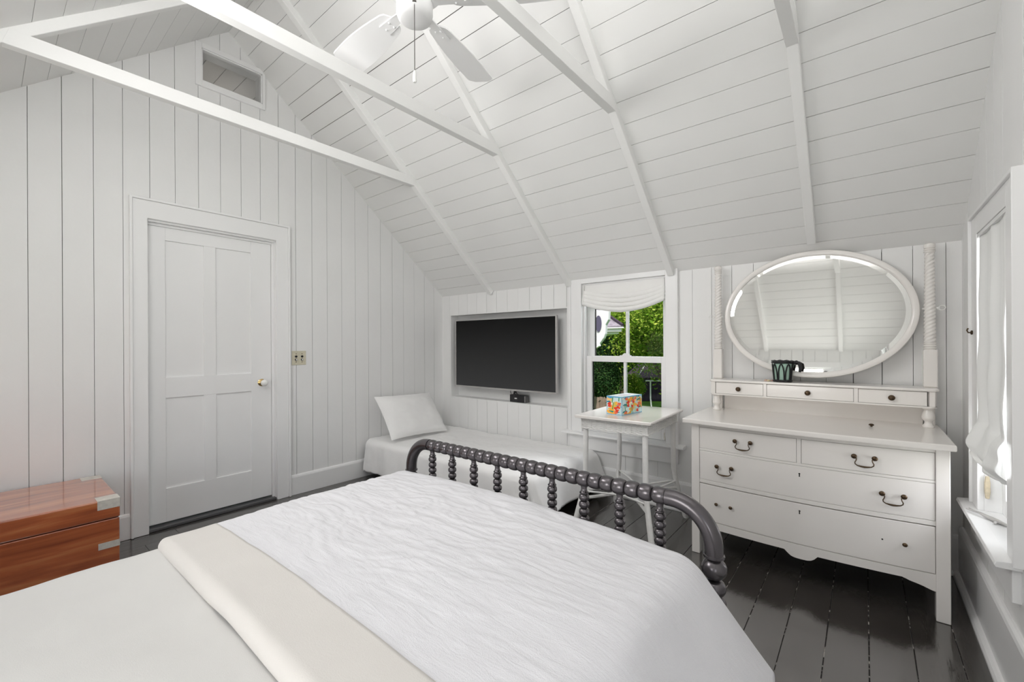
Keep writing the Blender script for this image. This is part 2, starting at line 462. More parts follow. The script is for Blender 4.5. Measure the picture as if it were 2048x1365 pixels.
# leaf: stiles, rails and four recessed panels (hung towards the passage)
lf0, lf1 = -.045 - .04, -.045
Y0, Y1, Z0, Z1 = DY0 + .006, DY1 - .038, .03, 2.028
ya, yb, yc, yd = Y0 + .098, 1.012, 1.086, 1.318
za, zb, zc, zd = .255, .868, 1.005, 1.935
leaf = empty('door_leaf'); leaf.parent = door
st = lambda *a: B('stile', TRIM, leaf, lf0, lf1, *a, .0015)
rl = lambda *a: B('rail', TRIM, leaf, lf0, lf1, *a, .0015)
st(Y0, ya, Z0, Z1); st(yd, Y1, Z0, Z1); st(yb, yc, za, zb); st(yb, yc, zc, zd)
rl(ya, yd, Z0, za); rl(ya, yd, zb, zc); rl(ya, yd, zd, Z1)
for p in ((ya, yb, za, zb), (yc, yd, za, zb), (ya, yb, zc, zd), (yc, yd, zc, zd)):
    B('panel', TRIM, leaf, lf0 + .012, lf1 - .011, *p)
kb = MB().lathe([(.0285, 0), (.0285, .003), (.022, .007), (.012, .010), (.0105, .03), (.014, .034)], (lf1, 1.392, .930), (1, 0, 0), 20).build('knob_rose', POLBRASS, leaf, smooth=40)
MB().ball((lf1 + .052, 1.392, .930), .0255, 20, 12, (.85, 1, 1)).build('knob', PORC, leaf, smooth=180)
MB().box(-.9, -.13, DY0 - .5, DY1 + .5, -.03, .0).build('passage_floor', FLOOR, door)
B('passage_wall', WALL, door, -.95, -.9, DY0 - .6, DY1 + .6, 0, 2.2)

# framed opening high in the gable and the room beyond it
vent = empty('trim_1', (XW, 0, 0), kind='structure')
VA, VB, VC, VD = VENT
for q in ((VA - .036, VA, VC - .042, VD + .034), (VB, VB + .020, VC - .042, VD + .034), (VA, VB, VC - .042, VC), (VA, VB, VD, VD + .034)):
    B('casing', TRIM, vent, 0, .018, *q, .002)
for q in ((VA, VA + .008, VC, VD), (VB - .008, VB, VC, VD), (VA, VB, VC, VC + .008), (VA, VB, VD - .008, VD)):
    B('stop', TRIM, vent, -.03, .008, *q, .001)
B('pane', GLASS, vent, -.022, -.019, VA + .004, VB - .004, VC + .004, VD - .004)
for q in ((VA - .01, VA + .001, VC, VD), (VB - .001, VB + .01, VC, VD), (VA, VB, VC - .01, VC + .001), (VA, VB, VD - .001, VD + .01)):
    B('reveal', WALL, vent, -.12, 0, *q)
# slice of the neighbouring loft seen through the opening
loft = empty('loft'); loft.parent = vent
dsl = Vector((0, 1, -SL)).normalized(); nsl = Vector((0, -dsl.z, dsl.y))
for k in range(8):
    s0, s1 = k * .129 + .03, (k + 1) * .129 + .027
    b0 = Vector((0, YR, ZR + .06)); mb = MB()
    mb.add([b0 + dsl * s + nsl * h + Vector((x, 0, 0)) for x in (-1.1, -.125) for s, h in ((s0, 0), (s1, 0), (s1, .02), (s0, .02))],
           [(0, 1, 2, 3), (7, 6, 5, 4), (0, 4, 5, 1), (1, 5, 6, 2), (2, 6, 7, 3), (3, 7, 4, 0)])
    mb.build('plank', CEIL, loft, fix=True)
B('loft_wall', WALL, loft, -1.13, -1.1, .1, 2.2, 2.6, 3.7)
B('loft_wall', WALL, loft, -1.13, -.125, .08, .1, 2.6, 3.7)
B('loft_floor', WALL, loft, -1.13, -.125, .1, 2.2, 2.58, 2.6)
MB().add([b0 + dsl * s * 1.0 + nsl * .03 + Vector((x, 0, 0)) for x in (-1.13, -.1) for s in (-.05, 1.4)], [(0, 1, 3, 2)]).build('loft_backing', GAP, loft)
MB().add([(x, y, z) for x in (-1.13, -.1) for y, z in ((YR + .03, ZR + .06), (.05, ZR - .85))], [(0, 1, 3, 2)]).build('loft_slope', CEIL, loft)

# ------------------------------------------------------------------ north low wall: niche and window
NX0, NX1, NZ0, NZ1 = -3.487, -2.012, .660, 1.533
WX0, WX1, WZ0, WZ1 = -1.858, -1.146, .468, 1.728
fnN = lambda p, t: (p[0], YN + t, p[1])
north = empty('wall_north', (0, 0, 0), kind='structure')
opN = [(NX0, NX1, NZ0, NZ1), (WX0, WX1, WZ0, WZ1)]
jN = [-3.635, -3.502] + [-3.364 + .1352 * k for k in range(0, 11)] + [.336 - .1293 * k for k in range(14, -1, -1)] + [XE + .01]
jN = sorted(j for j in set(round(v, 4) for v in jN))
jN = [j for i, j in enumerate(jN) if i == 0 or j - jN[i - 1] > .05]
boarded(north, jN, opN, lambda x: ZK + .01, fnN, 0, .018)
backing(north, XW - .1, XE + .1, opN, lambda x: ZK + .12, fnN, .0185, .05)
# niche lining
for n_, q in (('niche_side', (NX0 - .012, NX0, .002, .118, NZ0, NZ1)), ('niche_side', (NX1, NX1 + .012, .002, .118, NZ0, NZ1)),
              ('niche_shelf', (NX0 - .012, NX1 + .012, .002, .118, NZ0 - .012, NZ0)), ('niche_head', (NX0 - .012, NX1 + .012, .002, .118, NZ1, NZ1 + .012)),
              ('niche_back', (NX0 - .012, NX1 + .012, .118, .130, NZ0 - .012, NZ1 + .012))):
    B(n_, WALL, north, q[0], q[1], YN + q[2], YN + q[3], q[4], q[5])

# ------------------------------------------------------------------ east gable wall with its window
EY0, EY1, EZ0, EZ1 = 2.215, 2.715, .495, 1.685
fnE = lambda p, t: (XE + t, p[0], p[1])
east = empty('wall_east', (0, 0, 0), kind='structure')
opE = [(EY0, EY1, EZ0, EZ1), (-.40, .10, .495, 1.685)]  # second opening is out of view, added for light
jE = [YS - .05] + [.10 + .1336 * k for k in range(-7, 24)] + [YN + .02]
boarded(east, jE, opE, lambda y: roof(y) + .012, fnE, 0, .018, apex=YR)
backing(east, YS - .2, YN + .2, opE, lambda y: roof(y) + .1, fnE, .0185, .05, apex=YR)

# south low wall with two window openings added for light behind the bed head (seen only in the looking-glass)
south = empty('wall_south', (0, 0, 0), kind='structure')
fnS = lambda p, t: (p[0], YS - t, p[1])
opS = [(-3.10, -2.30, .52, 1.50), (-1.15, -.35, .52, 1.50)]
boarded(south, [XW - .02] + [-3.5 + .1352 * k for k in range(0, 29)] + [XE + .01], opS, lambda x: ZK + .01, fnS, 0, .018)
backing(south, XW - .1, XE + .1, opS, lambda x: ZK + .12, fnS, .0185, .05)
for i, (a, b, c, d) in enumerate(opS):
    ww = empty('window_%d' % (i + 3), (0, YS, 0), kind='structure')  # frame of an added opening
    for q in ((a - .1, a, c - .1, d + .08), (b, b + .1, c - .1, d + .08), (a, b, c - .1, c), (a, b, d, d + .08)):
        B('casing', TRIM, ww, q[0], q[1], 0, .02, q[2], q[3], .002)
    for q in ((a, a + .04, c, d), (b - .04, b, c, d), (a, b, c, c + .05), (a, b, d - .04, d), (a, b, (c + d) / 2 - .02, (c + d) / 2 + .02), ((a + b) / 2 - .01, (a + b) / 2 + .01, c, d)):
        B('sash_bar', TRIM, ww, q[0], q[1], -.07, -.04, q[2], q[3])

ww = empty('window_5', (XE, 0, 0), kind='structure')  # unseen window added to let a fill lamp in
for q in ((-.5, -.4, .42, 1.77), (.10, .20, .42, 1.77), (-.4, .1, .42, .495), (-.4, .1, 1.685, 1.77)):
    B('casing', TRIM, ww, -.02, 0, *q, .002)
for q in ((-.4, -.36, .495, 1.685), (.06, .10, .495, 1.685), (-.4, .1, .495, .55), (-.4, .1, 1.64, 1.685), (-.4, .1, 1.07, 1.11)):
    B('sash_bar', TRIM, ww, .04, .07, *q)

# ------------------------------------------------------------------ ceiling slopes, rafters and ties
ceiling = empty('ceiling', (0, 0, 0), kind='structure')
LS = math.hypot(YN - YR, ZR - ZK)
for side in (1, -1):
    d = Vector((0, side * (YN - YR), ZK - ZR)).normalized(); n = Vector((0, side * (ZR - ZK), YN - YR)).normalized()
    top = Vector((0, YR, ZR))
    k = 0; sts = []
    s = LS - .107 if side > 0 else LS - .107
    while s > 0: sts.append(s); s -= .1290
    sts = [0.] + sts[::-1] + [LS + .03]
    for a, b in zip(sts[:-1], sts[1:]):
        g = random.choice([.0008, .0010, .0014, .0020]); dn = random.uniform(-.0006, .0006)
        if b - a < .03: g = 0
        mb = MB()
        mb.add([top + d * q + n * (h + (dn if h == 0 else 0)) + Vector((x, 0, 0)) for x in (XW - .02, XE + .02) for q, h in ((a + g, 0), (b - g, 0), (b - g, .018), (a + g, .018))],
               [(0, 1, 2, 3), (7, 6, 5, 4), (0, 4, 5, 1), (1, 5, 6, 2), (2, 6, 7, 3), (3, 7, 4, 0)])
        mb.build('plank', CEIL, ceiling, fix=True)
    mb = MB()
    mb.add([top + d * q + n * h + Vector((x, 0, 0)) for x in (XW - .15, XE + .15) for q, h in ((-.02, .0185), (LS + .14, .0185), (LS + .14, .06), (-.02, .06))],
           [(0, 1, 2, 3), (7, 6, 5, 4), (0, 4, 5, 1), (1, 5, 6, 2), (2, 6, 7, 3), (3, 7, 4, 0)])
    mb.build('backing', GAP, ceiling, fix=True)
TX = (-2.862, -1.953, -1.078, -.218)      # room-side faces of the four frames
RD, RW, TZ0, TZ1 = .046, .046, 2.527, 2.598
for x in TX:
    for side in (1, -1):
        d = Vector((0, side * (YN - YR), ZK - ZR)).normalized(); n = Vector((0, side * (ZR - ZK), YN - YR)).normalized(); top = Vector((0, YR, ZR))
        a, b = -.0, (LS - .13 if x > -.5 and side > 0 else LS - .002)   # the frame over the dresser stops short of the mirror
        mb = MB()
        pts = [(a + RD * SL, -RD), (b, -RD), (b, .002), (a, .002)]
        mb.prism(pts, lambda p, t, d=d, n=n, top=top: top + d * p[0] + n * p[1] + Vector((t, 0, 0)), x - RW, x)
        mb.build('rafter', BEAM, ceiling, bevel=.003, fix=True)
    yl0, yl1 = YR + (ZR - TZ0) / SL - RD / .652 + .004, YR + (ZR - TZ1) / SL - .006
    poly = [(2 * YR - yl0, TZ0), (yl0, TZ0), (yl1, TZ1), (2 * YR - yl1, TZ1)]
    MB().prism(poly, lambda p, t: (t, p[0], p[1]), x - RW - .001, x + .0012).build('collar_tie', BEAM, ceiling, bevel=.0025, fix=True)

# ------------------------------------------------------------------ baseboards
bw = empty('baseboard_west', kind='structure')
def base_run(parent, fn, a, b, h, th=.018):
    MB().prism([(0, 0), (th, 0), (th, h - .02), (th - .004, h - .008), (th - .010, h), (0, h)], fn, a, b).build('board', TRIM, parent, bevel=.0015, fix=True)
base_run(bw, lambda p, t: (XW + p[0], t, p[1]), 1.584, YN, .162)
base_run(bw, lambda p, t: (XW + p[0], t, p[1]), YS, .596, .162)
bn = empty('baseboard_north', kind='structure')
base_run(bn, lambda p, t: (t, YN - p[0], p[1]), XW + .018, XE - .018, .212)
bs = empty('baseboard_south', kind='structure')
base_run(bs, lambda p, t: (t, YS + p[0], p[1]), XW + .018, XE - .018, .212)
be = empty('baseboard_east', kind='structure')
base_run(be, lambda p, t: (XE - p[0], t, p[1]), YS + .018, YN - .018, .262, .020)
MB().prism([(0, 0), (.024, 0), (.024, .012), (.018, .022), (.008, .03), (0, .032)], lambda p, t: (XE - .02 - p[0] * .9, t, p[1]), YS + .018, YN - .02).build('shoe_moulding', TRIM, be, bevel=.001, fix=True)
MB().prism([(0, 0), (.016, 0), (.016, .012), (.010, .02), (0, .024)], lambda p, t: (t, YN - .018 - p[0], p[1]), XW + .02, XE - .04).build('shoe_moulding', TRIM, bn, bevel=.001, fix=True)

# ------------------------------------------------------------------ windows
def sash(parent, fn, a, b, z0, z1, t0, t1, stile, bot, top, mull):
    """two-light sash; fn(u, t, z) -> 3-D; u across, t depth"""
    s = empty('sash'); s.parent = parent
    def bar(name, u0, u1, q0, q1, d0=t0, d1=t1, m=TRIM, bev=.003):
        p, q = fn(u0, d0, q0), fn(u1, d1, q1)
        return B(name, m, s, p[0], q[0], p[1], q[1], p[2], q[2], bev)
    bar('stile', a, a + stile, z0, z1); bar('stile', b - stile, b, z0, z1)
    bar('rail', a + stile, b - stile, z0, z0 + bot); bar('rail', a + stile, b - stile, z1 - top, z1)
    c = (a + b) / 2
    if mull: bar('muntin', c - mull, c + mull, z0 + bot, z1 - top, t0 + .004, t1 - .004)
    tm = (t0 + t1) / 2
    for q0 in (a + stile, b - stile - .005): bar('gasket', q0, q0 + .005, z0 + bot, z1 - top, tm + .003, t1 - .003, DARK, 0)
    if mull:
        bar('pane', a + stile - .004, c, z0 + bot - .004, z1 - top + .004, tm - .0015, tm + .0015, GLASS, 0)
        bar('pane', c, b - stile + .004, z0 + bot - .004, z1 - top + .004, tm - .0015, tm + .0015, GLASS, 0)
    else:
        bar('pane', a + stile - .004, b - stile + .004, z0 + bot - .004, z1 - top + .004, tm - .0015, tm + .0015, GLASS, 0)
    return s


win1 = empty('window_1', kind='structure')
f1 = lambda u, t, z: (u, YN + t, z)
def b1(name, u0, u1, t0, t1, z0, z1, bev=.002, m=TRIM): return B(name, m, win1, u0, u1, YN + t0, YN + t1, z0, z1, bev)
b1('casing', -1.958, WX0, -.02, 0, .478, ZK + .018); b1('back_band', -1.975, -1.958, -.03, 0, .478, ZK + .016)
b1('casing', WX1, -1.066, -.02, 0, .478, ZK + .018); b1('back_band', -1.066, -1.053, -.03, 0, .478, ZK + .016)
b1('casing', WX0, WX1, -.02, 0, WZ1, ZK + .018)
MB().prism([(-.075, .458), (-.078, .464), (-.075, .476), (-.02, .480), (.14, .480), (.14, .458)], lambda p, t: (t, YN + p[0], p[1]), -2.028, -1.003).build('stool', TRIM, win1, bevel=.002, fix=True)
b1('apron', -1.972, -1.058, -.024, 0, .336, .458); b1('apron_moulding', -1.975, -1.055, -.036, 0, .440, .4575, .006)
b1('jamb', WX0 - .012, WX0, 0, .17, WZ0, WZ1); b1('jamb', WX1, WX1 + .012, 0, .17, WZ0, WZ1)
b1('jamb', WX0 - .012, WX1 + .012, 0, .17, WZ1, WZ1 + .012)
b1('sill', WX0 - .012, WX1 + .012, .13, .24, WZ0 - .03, WZ0 + .02)
for u0, u1 in ((WX0, WX0 + .013), (WX1 - .013, WX1)):
    b1('stop', u0, u1, .02, .05, .48, WZ1); b1('parting_bead', u0, u1 if u0 < -1.5 else WX1, .088, .096, .48, WZ1, .001)
sash(win1, f1, WX0 + .004, WX1 - .004, .482, 1.118, .052, .086, .055, .075, .048, .0115)
sash(win1, f1, WX0 + .004, WX1 - .004, 1.072, WZ1 - .002, .098, .132, .055, .045, .055, .0115)
mb = MB().box(-1.545, -1.455, YN + .056, YN + .082, 1.118, 1.126); mb.ball((-1.50, YN + .069, 1.128), .021, 14, 8, (1.3, .5, .6)); mb.box(-1.512, -1.47, YN + .06, YN + .072, 1.126, 1.142)
mb.build('sash_lock', TRIM, win1, smooth=40)
B('sash_lift', SILVER, win1, -1.185, -1.18, YN + .045, YN + .052, .50, .54)

win2 = empty('window_2', kind='structure')
f2 = lambda u, t, z: (XE + t, u, z)
def b2(name, u0, u1, t0, t1, z0, z1, bev=.002, m=TRIM): return B(name, m, win2, XE + t0, XE + t1, u0, u1, z0, z1, bev)
b2('casing', EY1, 2.830, -.02, 0, .495, 1.766); b2('casing', 2.095, EY0, -.02, 0, .495, 1.766); b2('casing', EY0, EY1, -.02, 0, EZ1, 1.766)
b2('back_band', 2.082, 2.095, -.03, 0, .495, 1.78); b2('back_band', 2.830, 2.842, -.03, 0, .495, 1.78); b2('back_band', 2.095, 2.830, -.03, 0, 1.766, 1.78)
MB().prism([(-.060, .470), (-.064, .478), (-.060, .490), (-.02, .495), (.14, .495), (.14, .470)], lambda p, t: (XE + p[0], t, p[1]), 2.13, 2.90).build('stool', TRIM, win2, bevel=.002, fix=True)
b2('apron', 2.14, 2.85, -.022, 0, .36, .470)
b2('jamb', EY0 - .012, EY0, 0, .17, EZ0, EZ1); b2('jamb', EY1, EY1 + .012, 0, .17, EZ0, EZ1); b2('jamb', EY0 - .012, EY1 + .012, 0, .17, EZ1, EZ1 + .012)
b2('sill', EY0 - .012, EY1 + .012, .13, .22, EZ0 - .03, EZ0 + .012)
sash(win2, f2, EY0 + .002, EY1 - .002, .497, 1.11, .052, .086, .05, .07, .045, .010)
sash(win2, f2, EY0 + .002, EY1 - .002, 1.066, EZ1 - .002, .098, .132, .05, .045, .05, .010)


# ------------------------------------------------------------------ fabric shades
def swag(name, fn, u0, u1, z_top, flat, total, sag, folds, depth, mat, nu=48, nv=70, label=None):
    """balloon shade: flat upper cloth, gathered swags at the bottom; fn(u, t, z)"""
    def p(i, j):
        u = u0 + (u1 - u0) * i
        c = 1 - (2 * i - 1) ** 2
        edge = abs(2 * i - 1)
        if j < .35:
            q = j / .35
            z = z_top - flat * q - sag * .62 * c * q * q
            t = .004 * math.sin(i * 9 + q * 2) * q
        else:
            q = (j - .35) / .65
            drop = flat + (total - flat) * q
            z = z_top - drop - sag * c * (.62 + .38 * q)
            ph = q * folds * 2 * PI + .35 * math.sin(i * 6.3) + .6 * mnoise.noise((i * 2.3, q * 3.1, folds))
            amp = depth * (.45 + .55 * q) * (1 - .15 * c)
            t = -amp * (.55 - .5 * math.cos(ph)) + .004 * math.sin(i * 40 * edge) * edge * q
            z += .35 * depth * math.sin(ph) * (.4 + .6 * edge)
        return fn(u, t, z)
    return MB().grid(p, nu, nv).build(name, mat, None, smooth=180, solid=.0025)


sh1 = swag('fabric_shade', f1, WX0 + .006, WX1 - .006, 1.716, .048, .168, .078, 4.2, .034, SHADE)
for v in sh1.data.vertices: v.co.y += .012
tag(sh1, 'white cotton swag shade drawn up at the window with the garden view', 'shade')
B('mounting_board', TRIM, sh1, WX0 + .003, WX1 - .003, YN + .004, YN + .03, 1.716, 1.727)
for u in (WX0 + .014, WX1 - .014): MB().tube([(u, YN - .006, 1.71), (u + .001, YN - .010, 1.62), (u, YN - .02, 1.55)], .005, 8).build('gather_tape', SHADE, sh1, smooth=60)
for u in (WX1 - .022, WX1 - .008): MB().tube([(u, YN + .02, .66), (u, YN + .022, .52)], .0012, 6).lathe([(.004, 0), (.0055, .012), (.003, .03)], (u, YN + .022, .49), (0, 0, 1), 8).build('pull_cord', SILVER, sh1, smooth=40)


def sh2p(i, j):
    u = EY0 + .01 + (EY1 - EY0 - .02) * i
    c = 1 - (2 * i - 1) ** 2
    fold = math.sin(i * 15 + .9 * math.sin(j * 4)) + .4 * math.sin(i * 29 + j * 2)
    if j < .72:
        q = j / .72
        t = -.008 - (.004 + .006 * q) * fold - .008 * q - .004 * math.sin(q * 16 + i * 3) * q
        z = 1.668 - .79 * q
    else:
        q = (j - .72) / .28
        z = .878 - .15 * q - .03 * c * q - .020 * math.sin(q * PI) * i
        t = -.016 - .010 * fold * (1 - .5 * q) - .030 * math.sin(q * PI) ** .8 * (.85 + .3 * math.sin(i * 9)) - .012 * math.sin(q * 11 + i * 4) * q
    return f2(u, t, z)


sh2 = MB().grid(sh2p, 60, 90).build('fabric_shade', CURT, None, smooth=180, solid=.002)
tag(sh2, 'sunlit white cotton shade hanging at the window next to the dresser', 'shade')
B('mounting_board', TRIM, sh2, XE - .018, XE + .02, EY0 + .004, EY1 - .004, 1.668, 1.682)
hk = MB().tube([(XE - .021, 2.80, 1.262), (XE - .034, 2.80, 1.262), (XE - .038, 2.80, 1.272), (XE - .034, 2.80, 1.282)], .003, 8)
hk.lathe([(.009, 0), (.010, .004), (.006, .007)], (XE - .0205, 2.80, 1.262), (-1, 0, 0), 10)
tag(hk.build('latch_hook', BRASS, None, smooth=40), 'small dark metal hook on the window casing beside the sunlit shade', 'hook')
CLX = XE + .008
cl = MB().prism([(-.006, -.048), (.006, -.048), (.009, -.02), (.009, .02), (.006, .048), (-.006, .048), (-.009, .02), (-.009, -.02)], lambda p, t: (CLX + p[0], t, .600 + p[1]), EY1 - .016, EY1 - .008)
cl.box(CLX - .006, CLX + .006, EY1 - .008, EY1 - .0005, .584, .616)
tag(cl.build('cord_cleat', CORD, None, bevel=.003, fix=True), 'small tan cord cleat on the window jamb above the metal opener', 'cleat')
# metal lift tool lying on the stool
lt = MB(); zt = .503
ctr = [(XE - .036, 2.655, zt), (XE - .026, 2.63, zt + .004), (XE - .01, 2.60, zt + .002), (XE + .012, 2.56, zt + .001), (XE + .035, 2.52, zt)]
lt.tube(ctr, [.004, .005, .007, .009, .005], 10)
lt.tube([(XE - .034, 2.652, zt), (XE - .044, 2.672, zt + .001), (XE - .048, 2.69, zt)], [.004, .0035, .002], 8)
lt.tube([(XE - .036, 2.655, zt), (XE - .050, 2.664, zt + .001), (XE - .058, 2.676, zt)], [.004, .0035, .002], 8)
lt.ball((XE + .004, 2.535, zt), .006)
tag(lt.build('bottle_opener', STEEL, None, smooth=60), 'metal fork-ended opener lying on the sunny window stool', 'opener')

# ------------------------------------------------------------------ television, media box, switch
tv = empty('television', (-2.755, YN + .06, 1.12), label='flat black television with a thin silver rim in the wall niche', cat='television')
tx0, tx1, tz0, tz1 = -3.424, -2.128, .776, 1.478
def tvb(name, m, a, b, c, d, e, f, bev=0, par=None):
    return B(name, m, par or tv, a + 2.755, b + 2.755, c - .06, d - .06, e - 1.12, f - 1.12, bev)
tvb('body', BLACKP, tx0 + .01, tx1 - .02, .022, .055, tz0 + .02, tz1 - .02, .006)
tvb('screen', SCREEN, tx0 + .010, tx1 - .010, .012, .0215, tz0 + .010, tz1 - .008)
for q in ((tx0 - .003, tx0 + .010, tz0 - .006, tz1 + .002), (tx1 - .010, tx1 + .003, tz0 - .006, tz1 + .002), (tx0 + .010, tx1 - .010, tz1 - .008, tz1 + .002), (tx0 + .010, tx1 - .010, tz0 - .006, tz0 + .010)):
    tvb('bezel', STEEL, q[0], q[1], .008, .036, q[2], q[3], .0015)
tvb('wall_bracket', BLACKP, -2.95, -2.55, .055, .1175, .95, 1.3)
md = empty('media_box', (-2.592, YN + .052, .660), label='small black media box standing on edge under the television', cat='media box')
B('case', BLACKP, md, -.095, .082, -.02, .03, .0005, .071, .003)
B('end_cap', paint('grey_plastic', (.10, .10, .10), .4, .4), md, .082, .098, -.019, .029, .0005, .069, .002)
for k in range(4): B('socket', STEEL, md, .086, .094, -.0205, -.0185, .010 + k * .014, .017 + k * .014)
B('badge', PORC, md, -.035, -.006, -.0208, -.0195, .032, .042, .001)
for p_, r_ in (([(-.055, 0, .069), (-.055, .005, .10), (-.058, .0, .125)], .009), ([(.0, 0, .069), (-.025, -.004, .085), (-.04, .0, .12)], .007), ([(-.092, .0, .069), (-.098, -.002, .09), (-.106, .0, .12)], .003)):
    MB().tube(p_, r_, 8).build('cable', BLACKP, md, smooth=60)

sw = empty('light_switch', (XW, 1.660, 1.116), label='cream two-gang push-button switch plate on the boarded wall by the door', cat='switch')
MB().box(0, .004, -.058, .058, -.058, .058).build('plate', PLATE, sw, bevel=.003)
for y, z, m_ in ((-.024, .012, BLACKP), (.024, .012, BLACKP), (-.024, -.014, PORC), (.024, -.014, PORC)):
    MB().lathe([(.0095, 0), (.0095, .006), (.008, .008)], (.0035, y, z), (1, 0, 0), 14).build('button_collar', BLACKP, sw, smooth=40)
    MB().lathe([(.006, 0), (.006, .010), (.004, .012)], (.004, y, z), (1, 0, 0), 12).build('push_button', m_, sw, smooth=40)
for y in (-.024, .024):
    for z in (.034, -.034): MB().lathe([(.0035, 0), (.0035, .0015), (.002, .002)], (.0038, y, z), (1, 0, 0), 10).build('screw', BRASS, sw, smooth=40)

# ------------------------------------------------------------------ ceiling fan
fan = empty('ceiling_fan', (-1.47, 1.165, 2.64), label='white five-blade ceiling fan with a pull chain hanging from the ridge', cat='fan')
MB().lathe([(.068, .02), (.072, .03), (.072, .055), (.115, .075), (.125, .10), (.125, .16), (.09, .19), (.04, .20)], (0, 0, 0), n=36).build('motor_housing', FANW, fan, smooth=35)
MB().lathe([(.02, -.052), (.055, -.05), (.070, -.040), (.076, -.022), (.076, .022), (.068, .026)], (0, 0, 0), n=36).build('switch_housing', FANW, fan, smooth=40)
MB().lathe([(.013, .19), (.013, .80)], n=14).build('downrod', FANW, fan, smooth=40)
MB().lathe([(.03, .70), (.065, .74), (.065, .83)], n=24).build('canopy', FANW, fan, smooth=40)
blade_me = arm_me = None
for k in range(5):
    a = math.radians(33 + 72 * k)
    if blade_me is None:
        mb = MB(); n = 24; pts = []
        for i in range(n + 1):
            q = i / n; r = .150 + .455 * q
            wd = .048 + .030 * math.sin(min(1, q * 1.15) * PI * .62)
            if q < .06: wd *= math.sqrt(q / .06) * .6 + .4
            if q > .93: wd *= math.sqrt(max(0, 1 - ((q - .93) / .07) ** 2)) * .45 + .55
            pts.append((r, wd))
        poly = [(r, w_) for r, w_ in pts] + [(r, -w_) for r, w_ in pts[::-1]]
        mb.prism(poly, lambda p, t: (p[0], p[1] * math.cos(.21), t + p[1] * math.sin(.21) + .030), -.0035, .0035)
        blade_me = mb.mesh('blade', FANW)
        import bmesh
        bm = bmesh.new(); bm.from_mesh(blade_me); bmesh.ops.recalc_face_normals(bm, faces=bm.faces); bm.to_mesh(blade_me); bm.free()
        mb = MB()
        mb.prism([(.060, -.016), (.060, .016), (.15, .022), (.235, .026), (.235, -.026), (.15, -.022)], lambda p, t: (p[0], p[1], t + p[1] * math.sin(.21) * min(1, max(0, (p[0] - .06) / .1)) + .024), -.004, .002)
        for px, py in ((.175, .013), (.175, -.013), (.218, 0)): mb.ball((px, py, .019 + py * .2), .005, 8, 5)
        arm_me = mb.mesh('blade_arm', FANW)
    for nm, me in (('blade', blade_me), ('blade_arm', arm_me)):
        o = bpy.data.objects.new(nm, me); col.objects.link(o); o.parent = fan; o.rotation_euler = (0, 0, a)
mb = MB()
cx_, cy_ = .055, -.045
for i in range(62): mb.ball((cx_, cy_, -.022 - i * .0046), .0022, 6, 4)
ch = mb.build('pull_chain', CHAIN, fan, smooth=180)
MB().lathe([(.005, -.305), (.0075, -.316), (.008, -.345), (.006, -.352)], (cx_, cy_, 0), n=12).build('pull_knob', PORC, fan, smooth=40)
MB().lathe([(.009, -.026), (.009, -.018), (.006, -.014)], (cx_, cy_, 0), n=12).build('chain_grommet', CHAIN, fan, smooth=40)


# ------------------------------------------------------------------ cloth helpers
def fbm(x, y, z=0., o=4):
    return mnoise.fractal((x, y, z), 1.0, 2.0, o, noise_basis='PERLIN_ORIGINAL')


def drape(name, core, ext, prof, zfun, nu, nv, mat, wr=None, hem=None, label=None):
    """cloth over a box: core = (x0, x1, y0, y1) flat part, ext = overhang lengths (x-, x+, y-, y+);
    prof(side, o) -> (outward, drop) for o metres of cloth past the edge"""
    x0, x1, y0, y1 = core; el, er, ef, eb = ext

    def p(i, j):
        ex = x0 - el + (x1 - x0 + el + er) * i; ey = y0 - ef + (y1 - y0 + ef + eb) * j
        ox = max(x0 - ex, 0, ex - x1); oy = max(y0 - ey, 0, ey - y1)
        sx = -1 if ex < x0 else 1; sy = -1 if ey < y0 else 1
        bx = min(max(ex, x0), x1); by = min(max(ey, y0), y1)
        z = zfun(ex, ey)
        if ox > 0 or oy > 0:
            o = (ox ** 3 + oy ** 3) ** (1 / 3.)
            l = math.hypot(ox, oy); dx, dy = ox / l, oy / l
            hx = prof('x-' if sx < 0 else 'x+', o); hy = prof('y-' if sy < 0 else 'y+', o)
            kx, ky = dx * dx, dy * dy
            h = (hx[0] * dx, hy[0] * dy); dr = hx[1] * kx + hy[1] * ky
            pos = [bx + sx * h[0], by + sy * h[1], z - dr]
            if hem:
                a, b, c = hem(ex, ey, ox, oy, o); pos[0] += a; pos[1] += b; pos[2] += c
        else:
            pos = [bx, by, z]
        if wr:
            a, b, c = wr(ex, ey, ox, oy); pos[0] += a; pos[1] += b; pos[2] += c
        return tuple(pos)
    return MB().grid(p, nu, nv)


def arc(o, R, ang, slope_len=9):
    """round over radius R through angle ang, then straight"""
    L = R * ang
    if o <= L: a = o / R; return R * math.sin(a), R * (1 - math.cos(a))
    q = o - L
    return R * math.sin(ang) + q * math.cos(ang), R * (1 - math.cos(ang)) + q * math.sin(ang)


